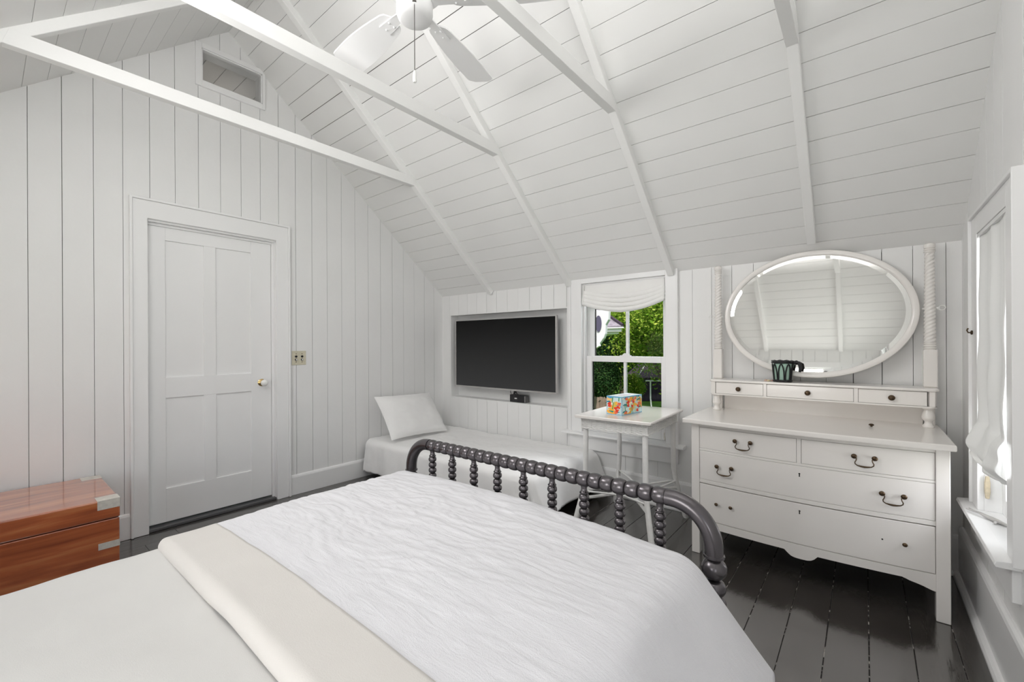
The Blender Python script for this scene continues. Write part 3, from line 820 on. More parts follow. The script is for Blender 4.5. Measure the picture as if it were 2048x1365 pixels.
# ------------------------------------------------------------------ spool bed
bed = empty('spool_bed', (-1.06, 1.37, 0), label='dark graphite spool bed with beaded foot rail in the middle of the room', cat='bed')
RZ = .735; NB = 25; bp_ = 1.102 / 24; xs = [-.551 + bp_ * k for k in range(NB)]
def bead_prof(r, half, neck=.72, m=9):
    return [(r * (neck + (1 - neck) * math.sqrt(max(0, 1 - (2 * i / m - 1) ** 2))), half * (2 * i / m - 1)) for i in range(m + 1)]
bead_me = MB().lathe(bead_prof(.0275, bp_ / 2 - .0004), axis=(1, 0, 0), n=24).mesh('bead', GRAPH, 50)
rail = MB().tube([(-.58, 0, RZ), (.58, 0, RZ)], .014, 10).build('foot_rail', GRAPH, bed, smooth=60)
for x in xs:
    o = bpy.data.objects.new('bead', bead_me); col.objects.link(o); o.parent = rail; o.location = (x, 0, RZ)
def leg_prof(zt):
    pr = [(.022, zt), (.030, zt - .004), (.030, zt - .010)]
    z = zt - .012; r = .036
    pr += [(r * math.sqrt(max(.12, 1 - (2 * i / 8 - 1) ** 2)), z - .066 * i / 8) for i in range(9)]
    z -= .066
    for k in range(2):
        pr += [(.012 + .021 * math.sqrt(max(0.1, 1 - (2 * i / 6 - 1) ** 2)), z - .046 * i / 6) for i in range(7)]; z -= .046
    pr += [(.026, z - .004), (.030, z - .02), (.030, .20), (.022, .185)]
    pr += [(.012 + .020 * math.sqrt(max(0.1, 1 - (2 * i / 6 - 1) ** 2)), .185 - .055 * i / 6) for i in range(7)]
    pr += [(.024, .12), (.020, .06), (.026, .03), (.018, 0.)]
    return pr[::-1]
for s in (-1, 1):
    pts = [(s * .572, 0, RZ)] + [(s * (.585 + .127 * math.sin(t)), 0, RZ - .127 * (1 - math.cos(t))) for t in [PI / 2 * i / 14 for i in range(15)]] + [(s * .712, 0, .592)]
    arm = MB().tube(pts, .0265, 20).build('corner_bend', GRAPH, bed, smooth=60)
    MB().lathe(leg_prof(.598), (s * .712, 0, 0), n=22).build('leg', GRAPH, bed, smooth=50)
sp = [(.0125, RZ - .022), (.0105, RZ - .034), (.013, RZ - .046)]
z = RZ - .048; sp += [(.0165, z), (.0165, z - .003), (.012, z - .004)]; z -= .004
while z > .30:
    sp += [(.0085 + .0105 * math.sqrt(max(0.02, 1 - (2 * i / 6 - 1) ** 2)), z - .0262 * i / 6) for i in range(7)]; z -= .0262
sp += [(.010, z), (.010, .235)]
spin_me = MB().lathe(sp[::-1], n=16).mesh('spindle', GRAPH, 50)
for k in range(0, NB, 3):
    o = bpy.data.objects.new('spindle', spin_me); col.objects.link(o); o.parent = bed; o.location = (xs[k], 0, 0)
MB().tube([(-.69, 0, .235), (.69, 0, .235)], .02, 14).build('cross_rail', GRAPH, bed, smooth=60)
for s in (-1, 1):
    B('side_rail', GRAPH, bed, s * .668 - .012, s * .668 + .012, -2.10, -.02, .16, .29, .004)
    MB().lathe(leg_prof(.598) + [(.02, .62), (.03, .66), (.03, 1.0), (.02, 1.05)], (s * .712, -2.13, 0), n=16).build('leg', GRAPH, bed, smooth=50)
MB().tube([(-.712, -2.13, 1.0), (.712, -2.13, 1.0)], .024, 14).build('head_rail', GRAPH, bed, smooth=60)

# mattress with the cream sheet
MX0, MX1 = -1.752, -.400
mt = drape('mattress', (MX0 + .05, MX1 - .05, -.62, 1.24), (.32, .32, .20, .22), lambda s, o: arc(o, .05, 1.50),
           lambda x, y: .588 + .006 * fbm(x * 2.2, y * 2.2, 4) + .004 * fbm(x * 6, y * 3, 9), 90, 90, CREAM,
           wr=lambda x, y, ox, oy: (0, 0, .0))
mo = tag(mt.build('sheet', CREAM, None, smooth=180), 'smooth cream sheet spread over the head half of the spool bed', 'sheet')
MB().box(-.681, .649, -1.99, -.13, .27, .56).build('mattress', CREAM, bed, bevel=.05, seg=4)

# white linen duvet, its cream hem turned down
DY_ = .372
def duv_prof(s, o):
    if s == 'x+': return arc(o, .11, .83)
    if s == 'x-': return arc(o, .085, 1.36)
    if s == 'y+': h, d = arc(o, .06, 1.45); return h, d
    h, d = arc(o, .020, 2.6); return h, d
def duv_z(x, y):
    u = (x + 1.70) / 1.27
    return .6125 + .016 * math.sin(max(0, min(1, u)) * PI) - .014 * max(0, (y - 1.0) / .3) * max(0, u - .5) + .008 * fbm(x * 1.7, y * 1.7, 2)
def duv_wr(x, y, ox, oy):
    fade = 1.0
    head = min(1, max(0, (y - DY_ - .13) / .22))
    right = 1 - .55 * min(1, max(0, (x + 1.0) / .5))
    side = max(0, 1 - ox * 5)
    w1 = fbm(x * 2.6 + .8 * math.sin(y * 3), y * 15 + 3 * fbm(x * 1.5, y * 2, 7), 1, 3)
    w2 = fbm(x * 7, y * 34, 5, 3)
    w3 = fbm(x * 18, y * 22, 3, 2)
    ridge = (1 - abs(w1)) ** 4
    dz = head * right * side * (.0040 * ridge + .0022 * w2 + .0009 * w3) + .0008 * w3
    return 0, 0, dz
def duv_hem(x, y, ox, oy, o):
    q = min(1, o / .34)
    a = q * (.010 * math.sin(y * 11 + 1) + .006 * math.sin(y * 27)) if ox > oy else 0
    c = -q * .010 * math.sin(y * 17 + x * 9)
    return a, 0, c
dv = drape('duvet', (-1.70, -.435, DY_, 1.272), (.26, .332, .055, .20), duv_prof, duv_z, 210, 210, LINEN, wr=duv_wr, hem=duv_hem)
duvet = tag(dv.build('duvet', LINEN, None, smooth=180, solid=.007), 'rumpled white linen duvet over the foot half of the spool bed', 'duvet')
hb = drape('hem', (-1.70, -.435, DY_ + .002, DY_ + .135), (.255, .328, .060, .0), lambda s, o: arc(o, .0265, 2.5) if s == 'y-' else duv_prof(s, o), lambda x, y: duv_z(x, y) + .0045 + .001 * fbm(x * 8, y * 8, 3), 110, 26, CREAM2)
hb.build('turned_hem', CREAM2, duvet, smooth=180, solid=.002)['label'] = 'smooth cream hem band of the duvet'

# ------------------------------------------------------------------ low twin bed along the niche wall
tb = empty('twin_bed', (-2.60, 2.72, 0), label='low twin bed under a white coverlet along the wall below the television', cat='bed')
MB().box(-.955, .93, -.43, .46, .045, .29).build('mattress', CREAM, tb, bevel=.04, seg=3)
for sx in (-.85, .85):
    for sy in (-.36, .40): MB().lathe([(.02, 0), (.024, .05)], (sx, sy, 0), n=12).build('leg', GRAPH, tb, smooth=40)
def cov_prof(s, o):
    if s == 'x+': return arc(o, .09, 1.18)
    if s == 'x-': return arc(o, .035, 1.56)
    if s == 'y-': return arc(o, .055, 1.50)
    return arc(o, .04, 1.56)
def cov_hem(x, y, ox, oy, o):
    q = min(1, o / .30)
    if oy > ox and y < 0: return 0, -q * (.012 * math.sin(x * 9) + .010 * math.sin(x * 21 + 1) + .012 * (1 - math.cos(x * 3))), q * .010 * math.sin(x * 6)
    if ox > oy and x > 0: return q * .02 * math.sin(y * 13), 0, q * .012 * math.sin(y * 9)
    return 0, 0, 0
cv = drape('coverlet', (-.955, .84, -.425, .445), (.10, .30, .315, .20), cov_prof,
           lambda x, y: .346 + .007 * fbm(x * 2.5, y * 2.5, 11) - .004 * max(0, x - .4), 190, 120, COVER,
           wr=lambda x, y, ox, oy: (0, -.010 * abs(fbm(x * 7, y * 3, 4, 3)) * min(1, oy * 9), .006 * fbm(x * 5, y * 9, 2, 3) + .0035 * (1 - abs(fbm(x * 9 + y * 6, y * 14, 6, 3))) ** 4), hem=cov_hem)
cv.build('coverlet', COVER, tb, smooth=180, solid=.004)


def pillow(name, mat, W, Hh, T, n=36):
    mb = MB()
    for s in (1, -1):
        def p(i, j, s=s):
            a, b = 2 * i - 1, 2 * j - 1
            e = max(0., (1 - abs(a) ** 2.6)) ** .55 * max(0., (1 - abs(b) ** 2.6)) ** .55
            pin = 1 - .05 * (1 - abs(b) ** 2) * abs(a) ** 4
            pin2 = 1 - .07 * (1 - abs(a) ** 2) * abs(b) ** 4
            wr = .010 * fbm(a * 2.2 + 4 * s, b * 2.2, 3) + .004 * fbm(a * 6, b * 9, 8 + s)
            return (a * W / 2 * pin, b * Hh / 2 * pin2, s * (T / 2 * e + wr * min(1, e * 3)))
        mb.grid(p, n, n)
    return mb.build(name, mat, None, smooth=180)


pl = pillow('pillow', COVER, .66, .46, .15)
# local x along the wall (world +y), local y up the slope, local z facing the room
th_ = math.radians(52)
ey_ = Vector((-math.cos(th_), .02, math.sin(th_))).normalized(); ex_ = Vector((0.0, 1, -.03)).normalized(); ez_ = ex_.cross(ey_).normalized(); ex_ = ey_.cross(ez_)
Mp = Matrix((ex_, ey_, ez_)).transposed().to_4x4(); Mp.translation = Vector((-3.355, 2.605, .555)); pl.matrix_world = Mp
tag(pl, 'white pillow leaning on the boarded wall at the head of the twin bed', 'pillow')

# ------------------------------------------------------------------ mahogany trunk
tk = empty('trunk', (-3.24, -.12, 0), label='polished mahogany brass-bound trunk standing by the door', cat='trunk')
TW, TL, TH = .30, .565, .452      # half depth, half length
tb0 = MB().box(-TW, TW, -TL, TL, .0, .352).build('box', MAHOG, tk, bevel=.004)
tl0 = MB().box(-TW - .002, TW + .002, -TL - .002, TL + .002, .3555, TH).build('lid', MAHOG, tk, bevel=.006)
for sx in (1, -1):
    for sy in (1, -1):
        x, y = sx * (TW + .0026), sy * (TL + .0026)
        mb = MB(); mb.box(x - sx * .002, x, y, y - sy * .085, TH - .045, TH + .0006)
        mb.box(x, x - sx * .085, y - sy * .002, y, TH - .045, TH + .0006); mb.box(x, x - sx * .085, y, y - sy * .085, TH - .001, TH + .0008)
        mb.build('corner_bracket', SILVER, tk, bevel=.0006)
        for z in (.225, .055):
            mb = MB(); mb.box(x - sx * .004, x - sx * .0016, y - sy * .002, y - sy * .082, z - .016, z + .016); mb.box(x - sx * .002, x - sx * .082, y - sy * .004, y - sy * .0016, z - .016, z + .016)
            mb.build('strap', SILVER, tk)

# ------------------------------------------------------------------ wicker table
wt = empty('wicker_table', (-1.225, 2.77, 0), math.radians(2), label='white wicker-skirted side table standing in front of the window', cat='table')
HW, HD, TT = .252, .325, .760
MB().prism([(-HW, 0), (-HW + .006, -.006), (HW - .006, -.006), (HW, 0), (HW, .008), (HW - .004, .014), (-HW + .004, .014), (-HW, .008)], lambda p, t: (p[0], t, TT - .014 + p[1]), -HD, HD).build('top', DRESS, wt, bevel=.004, fix=True)
B('frame', WICK, wt, -HW + .060, HW - .060, -HD + .060, HD - .060, TT - .06, TT - .016)
sk = empty('skirt'); sk.parent = wt
# woven skirt: upright stakes with strands passing in front of and behind them
mb = MB(); st_ = MB(); sx0, sy0 = HW - .035, HD - .035
per = []
nx_, ny_ = 26, 36
for i in range(nx_): per.append((-sx0 + 2 * sx0 * i / nx_, -sy0, 0, -1))
for i in range(ny_): per.append((sx0, -sy0 + 2 * sy0 * i / ny_, 1, 0))
for i in range(nx_): per.append((sx0 - 2 * sx0 * i / nx_, sy0, 0, 1))
for i in range(ny_): per.append((-sx0, sy0 - 2 * sy0 * i / ny_, -1, 0))
for x, y, a, b in per[::2]: st_.tube([(x, y, TT - .016), (x, y, TT - .083)], .003, 5)
for r in range(11):
    pts = []
    for k, (x, y, a, b) in enumerate(per + per[:1]):
        s = .0036 * (1 if (k // 2 + r) % 2 else -1) * (1 if k % 2 == 0 else 0)
        pts.append((x + a * s, y + b * s, TT - .021 - r * .0056))
    mb.tube(pts, .0027, 5)
for r_ in (0, 1):
    pts = [(x + a * .006 * math.sin(k * 1.3 + r_ * PI), y + b * .006 * math.sin(k * 1.3 + r_ * PI), TT - .084 + .004 * math.cos(k * 1.3 + r_ * PI)) for k, (x, y, a, b) in enumerate(per + per[:1])]
    mb.tube(pts, .0042, 6)
st_.build('stakes', WICK, sk, smooth=60)['kind'] = 'stuff'
mb.build('weave', WICK, sk, smooth=60)['kind'] = 'stuff'
feet = []
for sx in (-1, 1):
    for sy in (-1, 1):
        t0 = Vector((sx * (sx0 - .021), sy * (sy0 - .021), TT - .02)); t1 = Vector((sx * (sx0 - .018), sy * (sy0 - .018), .36)); t2 = Vector((sx * (sx0 + .012), sy * (sy0 + .012), .17)); t3 = Vector((sx * (sx0 + .045), sy * (sy0 + .045), .0))
        pts = [t0, t0.lerp(t1, .5), t1, t1.lerp(t2, .5) + Vector((-sx * .003, -sy * .003, 0)), t2, t3]
        MB().tube(pts, [.0165, .0165, .0165, .0165, .0165, .0145], 14).build('leg', WICK, wt, smooth=60)
        wr_ = MB()
        for k in range(16): wr_.tube([t2.lerp(t3, .05 + k * .055), t2.lerp(t3, .05 + k * .055 + .045)], .0175, 12)
        wr_.build('binding', WICK, wt, smooth=60)
zx = .215
for s in (1, -1):
    MB().tube([(-sx0 * 1.0, -s * sy0 * 1.0, zx), (0, 0, zx + .004 * s), (sx0, s * sy0, zx)], .0105, 10).build('stretcher', WICK, wt, smooth=60)
ring = [(.46 * sx0 * math.copysign(abs(math.cos(t)) ** .8, math.cos(t)), .62 * sy0 * math.copysign(abs(math.sin(t)) ** .8, math.sin(t)), zx + .022) for t in [2 * PI * i / 40 for i in range(41)]]
def bow(p0, p1):
    pts = []
    for i in range(13):
        q = i / 12; x = p0[0] + (p1[0] - p0[0]) * q; y = p0[1] + (p1[1] - p0[1]) * q; k = 1 - .55 * math.sin(PI * q)
        pts.append((x * k, y * k, zx + .05 - .034 * math.sin(PI * q)))
    MB().tube(pts, .0065, 8).build('bowed_brace', WICK, wt, smooth=60)
cs = [(-sx0, -sy0), (sx0, -sy0), (sx0, sy0), (-sx0, sy0)]
for i in range(4): bow(cs[i], cs[(i + 1) % 4])

# tissue box with a printed pattern of red, orange, green and blue shapes
tx = empty('tissue_box', (-1.236, 2.695, TT), math.radians(-9), label='colourful tissue box on the white wicker table by the window', cat='tissue box')
PALE = paint('box_pale_blue', (.62, .78, .78), .4, .4, var=.12, vscale=30)
BW, BD, BH = .058, .116, .120
mb = MB().box(-BW, BW, -BD, BD, 0, BH)
mb.build('carton', PALE, tx, bevel=.0015)
pals = [(.75, .05, .02), (.95, .45, .05), (.02, .28, .22), (.05, .35, .12), (.10, .38, .65), (.92, .85, .70), (.85, .18, .08), (.40, .62, .18), (.02, .22, .30), (.95, .62, .25), (.55, .75, .80)]
PM = [paint('print_%d' % i, c, .4, .4, var=.05, vscale=80) for i, c in enumerate(pals)]
WHITEC = paint('print_white', (.86, .86, .85), .4, .4)
pr_ = random.Random(11)
def printed(fn, w_, h_, name):
    mb = MB()
    lay = 0
    def quad(u, v, a, b, c, ang=0, kind='blob'):
        nonlocal lay
        lay += 1; mb.cur = c; n = 10; pts = []
        for k in range(n):
            t = 2 * PI * k / n; rr = 1 + (.22 * math.sin(3 * t + u * 40) + .12 * math.sin(5 * t + v * 90) if kind == 'blob' else 0)
            if kind == 'bar': pu, pv = [(-1, -1), (-.3, -1), (.3, -1), (1, -1), (1, 0), (1, 1), (.3, 1), (-.3, 1), (-1, 1), (-1, 0)][k]
            else: pu, pv = math.cos(t) * rr, math.sin(t) * rr
            x, y = pu * a, pv * b
            x, y = x * math.cos(ang) - y * math.sin(ang), x * math.sin(ang) + y * math.cos(ang)
            pts.append((min(w_, max(-w_, u + x)), min(h_, max(0.003, v + y))))
        mb.add([fn(p, .0004 + lay * .000012) for p in pts], [tuple(range(n))])
    for k in range(int(9 * w_ / .062)):
        quad(pr_.uniform(-w_, w_), pr_.uniform(.01, h_), pr_.uniform(.018, .036), pr_.uniform(.010, .018), pr_.choice([1, 9, 5, 10, 1, 9]), pr_.uniform(-.3, .3))
    for k in range(int(6 * w_ / .062)):
        quad(pr_.uniform(-w_ * .9, w_ * .9), pr_.uniform(.02, h_), pr_.uniform(.016, .024), .0055, pr_.choice([2, 8, 4]), pr_.uniform(-.1, .25))
    for k in range(int(5 * w_ / .062)):
        quad(pr_.uniform(-w_ * .9, w_ * .9), pr_.uniform(.02, h_), .0035, pr_.uniform(.018, .032), pr_.choice([3, 2, 7]), pr_.uniform(-.15, .15), 'bar')
    for k in range(int(8 * w_ / .062)):
        u, v = pr_.uniform(-w_ * .85, w_ * .85), pr_.uniform(.015, h_ - .01)
        quad(u, v, .014, .0095, pr_.choice([0, 6]), pr_.uniform(-.5, .5)); quad(u + .010, v + .006, .006, .0045, pr_.choice([0, 6, 1]))
    for q in ((-w_, h_ / 2, .0018, h_ / 2), (w_, h_ / 2, .0018, h_ / 2), (0, .004, w_, .002), (0, h_ - .003, w_, .003)): quad(*q, 4, 0, 'bar')
    return mb.build(name, PM, tx)
printed(lambda p, t: (p[0], -BD - t, p[1]), BW, BH, 'printed_end')
printed(lambda p, t: (BW + t, p[0], p[1]), BD, BH, 'printed_side')
MB().prism([(.052 * math.cos(t) * .75, .10 * math.sin(t)) for t in [2 * PI * i / 24 for i in range(24)]], lambda p, t: (p[0], p[1], BH + t), .0002, .0012).build('lid_print', WHITEC, tx, fix=True)
MB().prism([(.026 * math.cos(t), .062 * math.sin(t)) for t in [2 * PI * i / 20 for i in range(20)]], lambda p, t: (p[0], p[1], BH + t), .0013, .0018).build('opening', paint('lavender_lid', (.62, .60, .66), .5), tx, fix=True)

# ------------------------------------------------------------------ dresser with its small gallery and oval looking-glass
dr = empty('dresser', (-.2525, 2.90, 0), label='white bow-front dresser with oval tilting mirror between rope-twist posts', cat='dresser')
OX, OY = -.2525, 2.90
def L(x, y, z): return (x - OX, y - OY, z)
YF = 2.638
def bow_y(x, amp=.035, half=.49): return YF - amp * max(0., 1 - ((x - OX) / half) ** 2)
def curved(name, m, parent, x0, x1, z0, z1, th, off=0., zb=None, bevel=.0012, n=14, amp=.035, yb=None):
    mb = MB(); vs = []
    for i in range(n + 1):
        x = x0 + (x1 - x0) * i / n; y = bow_y(x, amp) + off; q = z0 if zb is None else zb(x)
        yy = y + th if yb is None else yb
        vs += [L(x, y, q), L(x, y, z1), L(x, yy, z1), L(x, yy, q)]
    fs = [(0, 1, 2, 3), tuple(4 * n + k for k in (3, 2, 1, 0))]
    for i in range(n):
        a, b = 4 * i, 4 * i + 4
        for k in range(4): fs.append((a + k, b + k, b + (k + 1) % 4, a + (k + 1) % 4))
    return mb.add(vs, fs).build(name, m, parent, bevel=bevel, fix=True)
for x0, x1 in ((-.790, -.7465), (.2385, .285)):
    for y0, y1 in ((2.632, 2.685), (3.135, 3.185)):
        a = L(x0, y0, 0); b = L(x1, y1, 0)
        B('leg', DRESS, dr, a[0], b[0], a[1], b[1], 0, .754, .003)
for x0, x1 in ((-.784, -.766), (.261, .279)):
    a = L(x0, 2.685, 0); b = L(x1, 3.135, 0); B('side_panel', DRESS, dr, a[0], b[0], a[1], b[1], .20, .754)
a = L(-.745, 2.70, 0); b = L(.238, 3.16, 0); B('carcass', DARK, dr, a[0], b[0], a[1], b[1], .205, .752)
curved('carcass_front', DARK, dr, -.7465, .2385, .205, .752, .02, .019, yb=2.72, bevel=0)
# rails and divider
for z0, z1 in ((.7355, .754), (.6005, .6125), (.4135, .4345)):
    curved('rail', DRESS, dr, -.7465, .2385, z0, z1, .02)
curved('divider', DRESS, dr, -.2685, -.2495, .6125, .7355, .02, n=3)
# top board, bowed like the fronts
mb = MB(); n = 24; ft = []
for i in range(n + 1):
    x = -.8315 + 1.133 * i / n; ft.append((x, 2.597 - .034 * max(0, 1 - ((x - OX) / .55) ** 2)))
poly = ft + [(.3015, 3.19), (-.8315, 3.19)]
mb.prism(poly, lambda p, t: L(p[0], p[1], t), .7545, .782)
mb.build('top', DRESS, dr, bevel=.006, seg=3, fix=True)


def bail(parent, x, z, y):
    for s in (-1, 1):
        c = L(x + s * .0375, y, z)
        MB().lathe([(.004, -.002), (.004, .008), (.010, .011), (.0115, .015), (.008, .019), (.003, .0205)], c, (0, -1, 0), 14).build('handle_post', BRASS, parent, smooth=40)
    half = [(.0375, 0, .013), (.0325, -.002, .016), (.0285, -.009, .018), (.0300, -.018, .019), (.0345, -.026, .020), (.0335, -.034, .020), (.0250, -.040, .021), (.0120, -.0425, .021), (0, -.0435, .021)]
    pts = [L(x + a, y - c, z + b) for a, b, c in half] + [L(x - a, y - c, z + b) for a, b, c in half[-2::-1]]
    rad = [.0022, .0022, .0022, .0022, .0024, .0024, .0028, .0042, .005] + [.0042, .0028, .0024, .0024, .0022, .0022, .0022, .0022]
    MB().tube(pts, rad, 8).build('bail', BRASS, parent, smooth=60)


def post_knob(parent, x, z, y, r=.0095):
    MB().lathe([(.0035, -.002), (.0035, .009), (r * .85, .012), (r, .016), (r * .7, .020), (.002, .0215)], L(x, y, z), (0, -1, 0), 14).build('knob', BRASS, parent, smooth=40)


def keyhole(parent, x, z, y):
    c = L(x, y, z); mb = MB()
    mb.prism([(.0042 * math.cos(t), .0042 * math.sin(t) + .004) for t in [2 * PI * i / 12 for i in range(12)]], lambda p, t: (c[0] + p[0], c[1] - t, c[2] + p[1]), .0, .0006)
    mb.prism([(-.0018, .003), (.0018, .003), (.003, -.011), (-.003, -.011)], lambda p, t: (c[0] + p[0], c[1] - t, c[2] + p[1]), .0, .0007)
    mb.build('keyhole', DARK, parent, fix=True)


G = .0014
d1 = curved('drawer', DRESS, dr, -.7465 + G, -.2685 - G, .6125 + G, .7355 - G, .018); bail(d1, -.514, .684, bow_y(-.514))
d2 = curved('drawer', DRESS, dr, -.2495 + G, .2385 - G, .6125 + G, .7355 - G, .018); bail(d2, -.003, .684, bow_y(-.003))
d3 = curved('drawer', DRESS, dr, -.7465 + G, .2385 - G, .4345 + G, .6005 - G, .018)
bail(d3, -.609, .527, bow_y(-.609)); bail(d3, .097, .527, bow_y(.097)); keyhole(d3, -.257, .556, bow_y(-.257))
d4 = curved('drawer', DRESS, dr, -.7465 + G, .2385 - G, .2030 + G, .4105 - G, .018)
for x in (-.651, -.576, .137): post_knob(d4, x, .312, bow_y(x))
keyhole(d4, -.257, .368, bow_y(-.257))
c = L(.060, bow_y(.06), .314); MB().lathe([(.0035, 0), (.0035, .0006)], c, (0, -1, 0), 10).build('screw_hole', DARK, d4)


def apron_z(x):
    u = abs(x - OX)
    z = .162
    if u < .064: z = .157 - .026 * (1 - (u / .064) ** 4)
    if u > .385:
        q = min(1, (u - .385) / .1); z = .164 - .010 * min(1, q * 8) - .028 * q ** 1.6
    return z
curved('apron', DRESS, dr, -.7465, .2385, .15, .203 - G, .018, zb=apron_z, n=70, bevel=0)
# gallery: a row of three small drawers on turned feet
def gal(x0, x1, y0, y1, z0, z1, name, m=DRESS, bev=.003, r=.03):
    pts = []
    for (cx, cy, t0) in ((x0 + r, y0 + r, PI), (x1 - r, y0 + r, 1.5 * PI)):
        for k in range(7):
            t = t0 + PI / 2 * k / 6; pts.append((cx + r * math.cos(t), cy + r * math.sin(t)))
    pts += [(x1, y1), (x0, y1)]
    return MB().prism(pts, lambda p, t: L(p[0], p[1], t), z0, z1).build(name, m, dr, bevel=bev, seg=2, fix=True)
gal(-.792, .292, 3.0120, 3.195, .9695, .984, 'gallery_top', bev=.005)
gal(-.786, .284, 3.0180, 3.190, .8845, .8935, 'gallery_bottom')
gal(-.782, -.7525, 3.0220, 3.190, .8935, .9695, 'gallery_end', bev=.001, r=.028)
gal(.2460, .2815, 3.0220, 3.190, .8935, .9695, 'gallery_end', bev=.001, r=.028)
a = L(-.75, 3.0380, 0); b = L(.246, 3.19, 0); B('gallery_case', DARK, dr, a[0], b[0], a[1], b[1], .8935, .9695)
for x0, x1 in ((-.4815, -.4640), (-.0470, -.0285)):
    a = L(x0, 3.0200, 0); b = L(x1, 3.0410, 0); B('divider', DRESS, dr, a[0], b[0], a[1], b[1], .8935, .9695, .001)
for x0, x1 in ((-.7525, -.4815), (-.4640, -.0470), (-.0285, .2460)):
    a = L(x0 + G, 3.0210, 0); b = L(x1 - G, 3.0375, 0)
    g_ = B('gallery_drawer', DRESS, dr, a[0], b[0], a[1], b[1], .8935 + G, .9695 - .0024, .0015)
    c = L((x0 + x1) / 2, 3.0210, .930)
    MB().lathe([(.005, -.001), (.005, .010), (.0135, .014), (.0145, .018), (.010, .023), (.002, .0245)], c, (0, -1, 0), 18).build('knob', BRASS, g_, smooth=40)
for x in (-.757, .252):
    MB().lathe([(.021, 0), (.024, .004), (.024, .008), (.0165, .018), (.0145, .027), (.0165, .034), (.026, .044), (.027, .054), (.024, .070), (.020, .082), (.018, .090), (.024, .096), (.0255, .1025)], L(x, 3.066, .782), n=22).build('gallery_foot', DRESS, dr, smooth=50)
a = L(-.735, 3.176, 0); b = L(.24, 3.186, 0); B('backboard', DRESS, dr, a[0], b[0], a[1], b[1], .782, .8845)
PY = 3.150
for x in (-.7655, .2665):
    po = empty('mirror_post'); po.parent = dr
    a = L(x - .0275, PY - .0275, 0); b = L(x + .0275, PY + .0275, 0)
    B('plinth', DRESS, po, a[0], b[0], a[1], b[1], .984, 1.181, .005)
    a = L(x - .020, 3.162, 0); b = L(x + .020, 3.188, 0); B('back_stay', DRESS, po, a[0], b[0], a[1], b[1], .782, .8845)
    mb = MB(); pr = [(.024, 1.181)]
    for k in range(3):
        z = 1.183 + k * .0125; pr += [(.022, z), (.0265, z + .003), (.0265, z + .008), (.022, z + .011)]
    pr += [(.022, 1.222)]
    mb.lathe(pr, L(x, PY, 0), n=22).build('turned_rings', DRESS, po, smooth=45)
    mb = MB()
    pr = [(.020, 1.686)] + [q for k in range(2) for q in ((.019, 1.690 + k * .011), (.0235, 1.693 + k * .011), (.0235, 1.698 + k * .011), (.019, 1.701 + k * .011))] + [(.022, 1.713), (.0245, 1.722), (.023, 1.734), (.015, 1.740)]
    mb.lathe(pr, L(x, PY, 0), n=22).build('post_cap', DRESS, po, smooth=45)
    mb = MB(); nu, nv = 40, 120; zz0, zz1 = 1.220, 1.688
    vs = []
    for j in range(nv + 1):
        q = j / nv; z = zz0 + (zz1 - zz0) * q; rb = .0255 - .005 * q
        for i in range(nu):
            t = 2 * PI * i / nu
            tw = 4 * t - (z - zz0) / .0195 * 2 * PI * 1.0
            r = rb - .0042 * (.5 - .5 * math.cos(tw)) ** 1.6
            c = L(x + r * math.cos(t), PY + r * math.sin(t), z); vs.append(c)
    mb.add(vs, [(j * nu + i, j * nu + (i + 1) % nu, (j + 1) * nu + (i + 1) % nu, (j + 1) * nu + i) for j in range(nv) for i in range(nu)])
    mb.build('rope_twist', DRESS, po, smooth=180)
    s = 1 if x > 0 else -1
    mb = MB().tube([L(x - s * .03, PY, 1.397), L(x + s * .032, PY, 1.397)], .004, 10)
    mb.lathe([(.005, 0), (.007, .003), (.007, .007), (.004, .010)], L(x + s * .027, PY, 1.397), (s, 0, 0), 12)
    mb.tube([(p_[0], p_[1], p_[2]) for p_ in [L(x + s * (.0465 + .0125 * math.cos(t)), PY + .004 * math.sin(t), 1.399 + .0125 * math.sin(t)) for t in [2 * PI * i / 20 for i in range(21)]]], .0026, 8)
    mb.build('thumb_screw', PORC, po, smooth=60)
mf = empty('mirror', L(-.2474, PY, 1.3935)); mf.parent = dr; mf.rotation_euler = (math.radians(-4.4), 0, 0)
AO, BO, AI, BI = .477, .384, .444, .351
mb = MB(); n = 96; prof = [(1, .010), (1, -.004), (.93, -.0085), (.78, -.0108), (.4, -.0105), (.14, -.0085), (0, -.004), (0, .010)]
vs = []
for i in range(n):
    t = 2 * PI * i / n
    for k, d in prof:
        vs.append(((AI + (AO - AI) * k) * math.cos(t), d, (BI + (BO - BI) * k) * math.sin(t)))
m_ = len(prof)
mb.add(vs, [(i * m_ + k, i * m_ + (k + 1) % m_, ((i + 1) % n) * m_ + (k + 1) % m_, ((i + 1) % n) * m_ + k) for i in range(n) for k in range(m_)])
mb.build('frame', DRESS, mf, smooth=35, fix=True)
mb = MB(); vs = []
for k, d in ((1.0, .0), (.945, -.0010)):
    for i in range(n): t = 2 * PI * i / n; vs.append((AI * 1.004 * k * math.cos(t), d, BI * 1.004 * k * math.sin(t)))
mb.add(vs, [(i, (i + 1) % n, n + (i + 1) % n, n + i) for i in range(n)] + [tuple(n + i for i in range(n))])
mb.build('looking_glass', MIRR, mf)
MB().prism([(AO * .985 * math.cos(2 * PI * i / 48), BO * .985 * math.sin(2 * PI * i / 48)) for i in range(48)], lambda p, t: (p[0], t, p[1]), .0095, .013).build('back', DRESS, mf, fix=True)

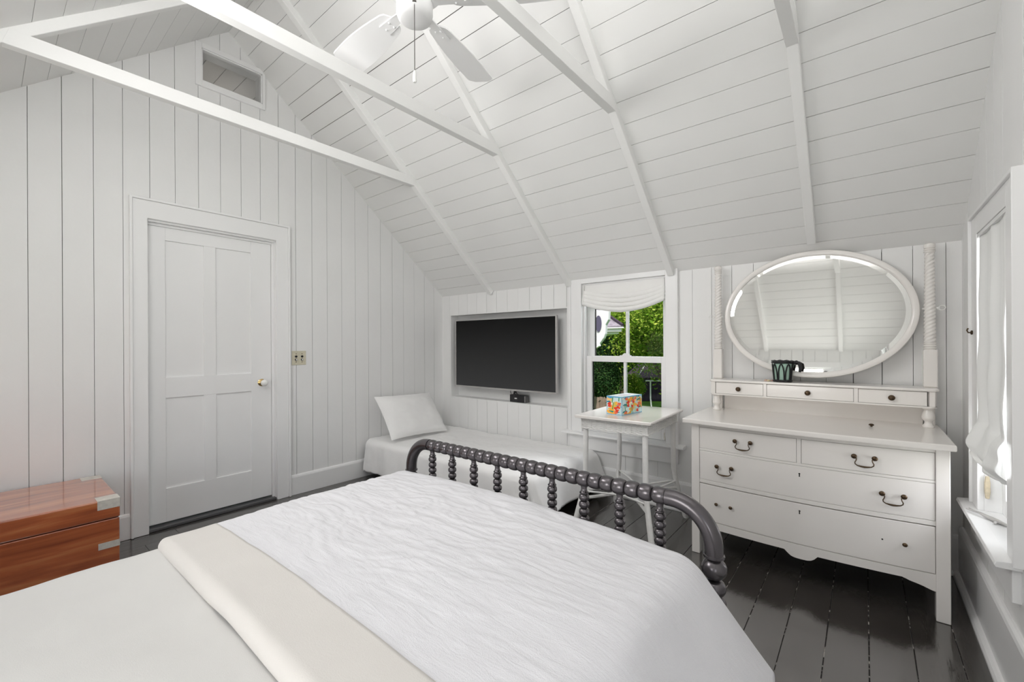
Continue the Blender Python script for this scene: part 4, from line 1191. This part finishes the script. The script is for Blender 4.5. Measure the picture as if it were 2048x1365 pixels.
# things on the dresser
lk = MB().lathe([(.005, 0), (.005, .004), (.0105, .006), (.012, .010), (.008, .014), (.002, .0155)], (.026, 2.925, .7825), (0, 0, 1), 14)
tag(lk.build('loose_knob', BRASS, None, smooth=40), 'loose bronze drawer knob lying on the bare dresser top', 'knob')
ln = empty('votive_basket', (-.386, 3.064, .9845), label='black iron basket holding green glass in front of the oval mirror', cat='candle holder')
MB().lathe([(.036, .006), (.040, .012), (.050, .108), (.047, .108), (.037, .014)], n=28, cap=False).build('glass_cup', GREENG, ln, smooth=60)
mb = MB().tube([(.0445 * math.cos(t), .0445 * math.sin(t), .007) for t in [2 * PI * i / 28 for i in range(29)]], .007, 8)
mb.lathe([(.044, .001), (.044, .006)], n=24)
mb.build('base_ring', IRON, ln, smooth=60); mb = MB()
for k in range(2): mb.tube([(.0525 * math.cos(t), .0525 * math.sin(t), .118 + k * .006 + .002 * math.sin(t * 9 + k * 3)) for t in [2 * PI * i / 36 for i in range(37)]], .0062, 8)
mb.build('rim', IRON, ln, smooth=60)
mb = MB()
for k in range(8):
    t0 = 2 * PI * k / 8
    pts = []
    for i in range(13):
        q = -1 + 2 * i / 12
        zz = .012 + .095 * (1 - q * q) ** .55 if abs(q) < 1 else .012
        rr = .0435 + .009 * (zz / .11); t = t0 + q * .34
        pts.append((rr * math.cos(t), rr * math.sin(t), zz))
    mb.tube(pts, .0038, 6)
mb.build('looped_bars', IRON, ln, smooth=60)
MB().tube([(.056, .0, .116), (.072, -.004, .122), (.088, -.006, .112), (.092, -.006, .09), (.088, -.004, .062)], [.009, .010, .0105, .0095, .007], 10).build('handle', IRON, ln, smooth=60)
for (x, y, s, m_, lb) in ((-.480, 3.092, (.019, .013, .008), SHELLM, 'pinkish shell on the gallery shelf, farthest from the iron basket'),
                          (-.462, 3.074, (.014, .012, .008), paint('pale_shell', (.80, .68, .42), .5, var=.2, vscale=60), 'yellowish shell in front of the other two on the gallery shelf'),
                          (-.445, 3.112, (.020, .010, .005), paint('red_shell', (.55, .26, .19), .5, var=.2, vscale=60), 'flat reddish shell lying right against the iron basket')):
    mb = MB(); n = 18
    def p(i, j, s=s):
        t = -PI * .62 + PI * 1.24 * i; r = j * (1 + .05 * math.cos(18 * t))
        return (x + s[0] * r * math.cos(t), y + s[1] * r * math.sin(t), .9846 + s[2] * (1 - j ** 2) * .9 + .0012)
    mb.grid(p, n, 6)
    o = mb.build('seashell', m_, None, smooth=180, solid=.0015); tag(o, lb, 'shell')

# ------------------------------------------------------------------ the garden beyond the window
GZ = -2.8
GRASS = paint('lawn_green', (.10, .22, .025), .9, .1, var=.4, vscale=.8)
ground = tag(MB().grid(lambda i, j: (-70 + 100 * i, -20 + 100 * j, GZ + .02 * math.sin(i * 60) * math.sin(j * 50)), 40, 40).build('ground', GRASS), kind='structure')
LEAFS = [leaf_mat('leaf_bright', (.10, .22, .02), (.25, .42, .04), (.62, .70, .14)),
         leaf_mat('leaf_mid', (.035, .10, .02), (.10, .22, .03), (.30, .45, .07)),
         leaf_mat('leaf_dark', (.015, .05, .015), (.035, .09, .03), (.10, .20, .06))]
BARK = paint('tree_bark', (.10, .075, .055), .9, .1, var=.3, vscale=6, bump=.5, bscale=20)


def foliage(name, mat, parent, rx, ry, rz, cz, n, ls, clumps=46, bare=0.0):
    cen = rng.normal(size=(clumps, 3)); cen /= np.linalg.norm(cen, axis=1)[:, None]
    cen *= (rng.random(clumps) ** .4)[:, None]; cen *= np.array([rx, ry, rz]) * .86
    k = rng.integers(0, clumps, n); sp = np.array([rx, ry, rz]) * (.17 + .10 * rng.random((n, 1)))
    p = cen[k] + rng.normal(size=(n, 3)) * sp * .8; p[:, 2] += cz
    nrm = rng.normal(size=(n, 3)) + np.array([0, -.3, .9]); nrm /= np.linalg.norm(nrm, axis=1)[:, None]
    t = rng.normal(size=(n, 3)); t -= nrm * (t * nrm).sum(1)[:, None]; t /= np.linalg.norm(t, axis=1)[:, None]
    b = np.cross(nrm, t); s = ls * (.6 + .8 * rng.random((n, 1)))
    v = np.stack([p - t * s, p + b * s * .48 - nrm * s * .1, p + t * s, p - b * s * .48 - nrm * s * .1], 1).reshape(-1, 3)
    me = bpy.data.meshes.new(name); me.vertices.add(4 * n); me.vertices.foreach_set('co', v.astype(np.float32).ravel())
    me.loops.add(4 * n); me.loops.foreach_set('vertex_index', np.arange(4 * n, dtype=np.int32))
    me.polygons.add(n); me.polygons.foreach_set('loop_start', np.arange(0, 4 * n, 4, dtype=np.int32)); me.polygons.foreach_set('loop_total', np.full(n, 4, dtype=np.int32))
    me.materials.append(mat); me.update(); me.validate()
    o = bpy.data.objects.new(name, me); col.objects.link(o); o.parent = parent; o['kind'] = 'stuff'
    return o


def tree(label, x, y, zc, rx, rz, mi, n, ls, name='tree', cat='tree', group=None, clumps=46):
    t = empty(name, (x, y, GZ), label=label, cat=cat, group=group)
    n = int(n * 3.6); ls *= .45; h = zc - GZ
    mb = MB(); r = .05 * rx + .05
    mb.tube([(0, 0, -.05), (.04, .02, h * .35), (-.03, .05, h * .7), (.02, 0, h)], [r * 1.3, r, r * .8, r * .3], 8)
    for k in range(4):
        a = 1.6 * k + .4; mb.tube([(0, 0, h * .5), (rx * .35 * math.cos(a), rx * .35 * math.sin(a), h * .8), (rx * .6 * math.cos(a), rx * .6 * math.sin(a), h + rz * .2)], [r * .5, r * .35, r * .12], 6)
    mb.build('trunk', BARK, t, smooth=60)
    foliage('foliage', LEAFS[mi], t, rx, rx, rz, h, n, ls, clumps)
    return t


tree('bright yellow-green maple filling the upper sash of the garden window', -4.95, 14.2, 2.05, 2.0, 1.75, 0, 10000, .115)
tree('leafy green tree whose edge shows at the window beside the upper sash stile', -5.0, 17.6, 2.2, 2.6, 2.6, 0, 9000, .14)
tree('dark green tree in the lower sash behind the fence', -7.05, 13.4, .35, .95, 1.25, 2, 9000, .085)
tree('olive green tree rising behind the shingled porch roof', -10.4, 22.4, 2.6, 2.6, 3.0, 1, 9000, .16)
tree('mid green tree seen under the porch roof eave', -8.85, 16.3, .95, 1.15, 1.5, 1, 8000, .12)
tree('low lime green bush growing left of the dark shed', -7.92, 18.2, -.62, .46, .50, 0, 5000, .085, 'bush', 'bush')
tree('shady tree overhanging the roof of the dark shed', -8.9, 26.6, 1.2, 2.3, 1.35, 1, 8000, .16)
for i, (x, y, z, r, m) in enumerate(((-20.5, 35, 1.6, 3.6, 2), (-19.0, 43, 2.6, 3.7, 1), (-14.4, 40, 2.2, 3.6, 2), (-10.6, 44, 2.2, 3.8, 1))):
    tree(('tall distant tree behind the porch roof, nearest the house wing', 'tall distant tree second from the house wing', 'tall distant tree third from the house wing, behind the bright maple', 'tall distant tree behind the dark shed, farthest from the house wing')[i], x, y, z, r, 5.0, m, 8000, .30, group='distant trees closing off the garden', clumps=80)

# dark shed
SHED = paint('dark_plum_boards', (.030, .022, .036), .8, .2, var=.2, vscale=4, stretch=(1, 1, .2))
SHROOF = paint('dark_shingles', (.060, .045, .062), .9, .1, var=.35, vscale=10)
WPAINT = paint('white_exterior_paint', (.80, .80, .82), .5, .3)
shed = empty('shed', (-10.35, 30.25, GZ), label='dark plum-coloured shed at the end of the lawn', cat='shed')
sh_dir = Vector((1.45, 1.14, 0)).normalized(); sh_n = Vector((-sh_dir.y, sh_dir.x, 0))
o_ = Vector((-11.9 + 10.1, 29.0 - 30.4, 0))
def SP(u, v, z): p = o_ + sh_dir * u + sh_n * v; return (p.x, p.y, z)
for k in range(14):
    u0, u1 = k * .30, k * .30 + .288
    MB().prism([(u0, 0), (u1, 0), (u1, .05), (u0, .05)], lambda p, t: SP(p[0], p[1], t), 0.02, 1.70).build('board', SHED, shed, fix=True)
MB().prism([(0, .05), (4.2, .05), (4.2, 3.0), (0, 3.0)], lambda p, t: SP(p[0], p[1], t), 0.02, 1.70).build('wall', SHED, shed, fix=True)
MB().prism([(-.12, 1.62), (1.5, 3.6), (3.1, 3.6), (4.35, 1.62)], lambda p, t: SP(t, 0, 0)[:2] + (0,) if False else SP(p[0], -.12 + (p[1] - 1.62) * .8, p[1] + t), 0, .06).build('roof', SHROOF, shed, fix=True)
MB().add([SP(-.12, -.12, 1.62), SP(-.12, 3.2, 1.62), SP(1.5, 1.5, 3.6)], [(0, 1, 2)]).build('hip', SHROOF, shed)
MB().tube([SP(-.14, -.16, 1.66), SP(1.5, 1.44, 3.64)], .018, 6).build('barge_board', WPAINT, shed)
gl = empty('goal_frame', (-10.2, 26.5, GZ), label='white tubular goal frame standing on the lawn before the shed', cat='goal')
gd = Vector((.70, .57, 0)).normalized()
mb = MB().tube([tuple(gd * -.5 + Vector((0, 0, 1.70))), tuple(gd * 2.4 + Vector((0, 0, 1.68)))], .045, 8); mb.build('crossbar', WPAINT, gl, smooth=60)
for q in (-.2, 2.3): MB().tube([tuple(gd * q + Vector((0, 0, 1.69))), tuple(gd * q + Vector((0, 0, .6))), tuple(gd * (q + .06) + Vector((0, 0, .0)))], .045, 8).build('post', WPAINT, gl, smooth=60)
# board fence at the left edge of the garden
FEN = paint('weathered_fence', (.34, .25, .21), .9, .1, var=.2, vscale=5)
fe = empty('garden_fence', (-6.6, 12.2, GZ), label='weathered brown board fence below the dark green tree', cat='fence')
for k in range(16): B('board', FEN, fe, -2.2 + k * .20, -2.2 + k * .20 + .186, .35, .375, 0, 2.28 + .02 * ((k * 7) % 3))
for z in (.4, 1.9): B('rail', FEN, fe, -2.2, 1.0, .376, .42, z, z + .08)
for k in range(3): B('post', FEN, fe, -2.1 + k * 1.45, -2.0 + k * 1.45, .42, .52, 0, 2.2)

# wing of the house with its porch roof, close outside the window
hs = empty('house_wing', (-3.2, 5.45, GZ), label='white gable overhang and shingled porch roof close outside the window', cat='house')
poly = [(-1.2, 1.80), (-2.722 + 3.2, 1.68), (-2.728 + 3.2, 1.553), (-2.771 + 3.2, 1.484), (-2.777 + 3.2, 1.359), (-2.80 + 3.2, 1.30), (-2.864 + 3.2, 1.222), (.0, 1.0), (-1.2, .8)]
MB().prism(poly, lambda p, t: (p[0], t, p[1] - GZ), 0, .07).build('gable_overhang', WPAINT, hs, bevel=.01, fix=True)
MB().prism([(.325 + .045 * math.cos(t), 1.50 + .115 * math.sin(t)) for t in [2 * PI * i / 16 for i in range(16)]], lambda p, t: (p[0], t, p[1] - GZ), -.012, .001).build('oval_vent', paint('slate_vent', (.10, .09, .15), .7), hs, fix=True)
MB().prism([(.36, 1.19), (.345, 1.225), (-.02, 1.01), (-.02, .96)], lambda p, t: (p[0], t, p[1] - GZ), -.06, .0).build('moulding', WPAINT, hs, fix=True)
PXC, PYC = -3.82, 8.28
def PP(x, y, z): return (x - (y - PYC) * .62 + 3.2, y - 5.45, z - GZ)   # the porch is set at a slant to the window
def HB(name, m, x0, x1, y0, y1, z0, z1):
    MB().prism([(x0, y0), (x1, y0), (x1, y1), (x0, y1)], lambda p, t: PP(p[0], p[1], t), z0, z1).build(name, m, hs, bevel=.004, fix=True)
HB('gutter', WPAINT, -7.0, -3.845, 8.30, 11.5, 1.468, 1.535)
HB('soffit', WPAINT, -7.0, -3.90, 8.36, 11.4, 1.425, 1.462)
HB('fascia', WPAINT, -7.0, -3.80, 8.26, 11.5, 1.535, 1.56)
HB('wall', WPAINT, -7.0, -5.4, 8.9, 11.0, GZ, 1.43)
SHG = paint('grey_shingles', (.30, .27, .31), .9, .1, var=.25, vscale=12)
def ringp(q): return [(-7.0, 8.28 + 1.5 * q), (-3.82 - 1.5 * q, 8.28 + 1.5 * q), (-3.82 - 1.5 * q, 11.5 - 1.5 * q), (-7.0, 11.5 - 1.5 * q)]
for k in range(9):
    a, b = ringp(k / 9), ringp((k + 1.15) / 9); za, zb = 1.575 + 1.25 * k / 9, 1.563 + 1.25 * (k + 1.15) / 9
    mb = MB().add([PP(*p, za) for p in a] + [PP(*p, zb) for p in b], [(0, 1, 5, 4), (1, 2, 6, 5), (2, 3, 7, 6)])
    mb.build('shingle_course', SHG, hs, solid=.02)
MB().tube([PP(-3.82, 8.28, 1.60), PP(-5.32, 9.78, 2.85)], .03, 6).build('hip_ridge', SHROOF, hs)
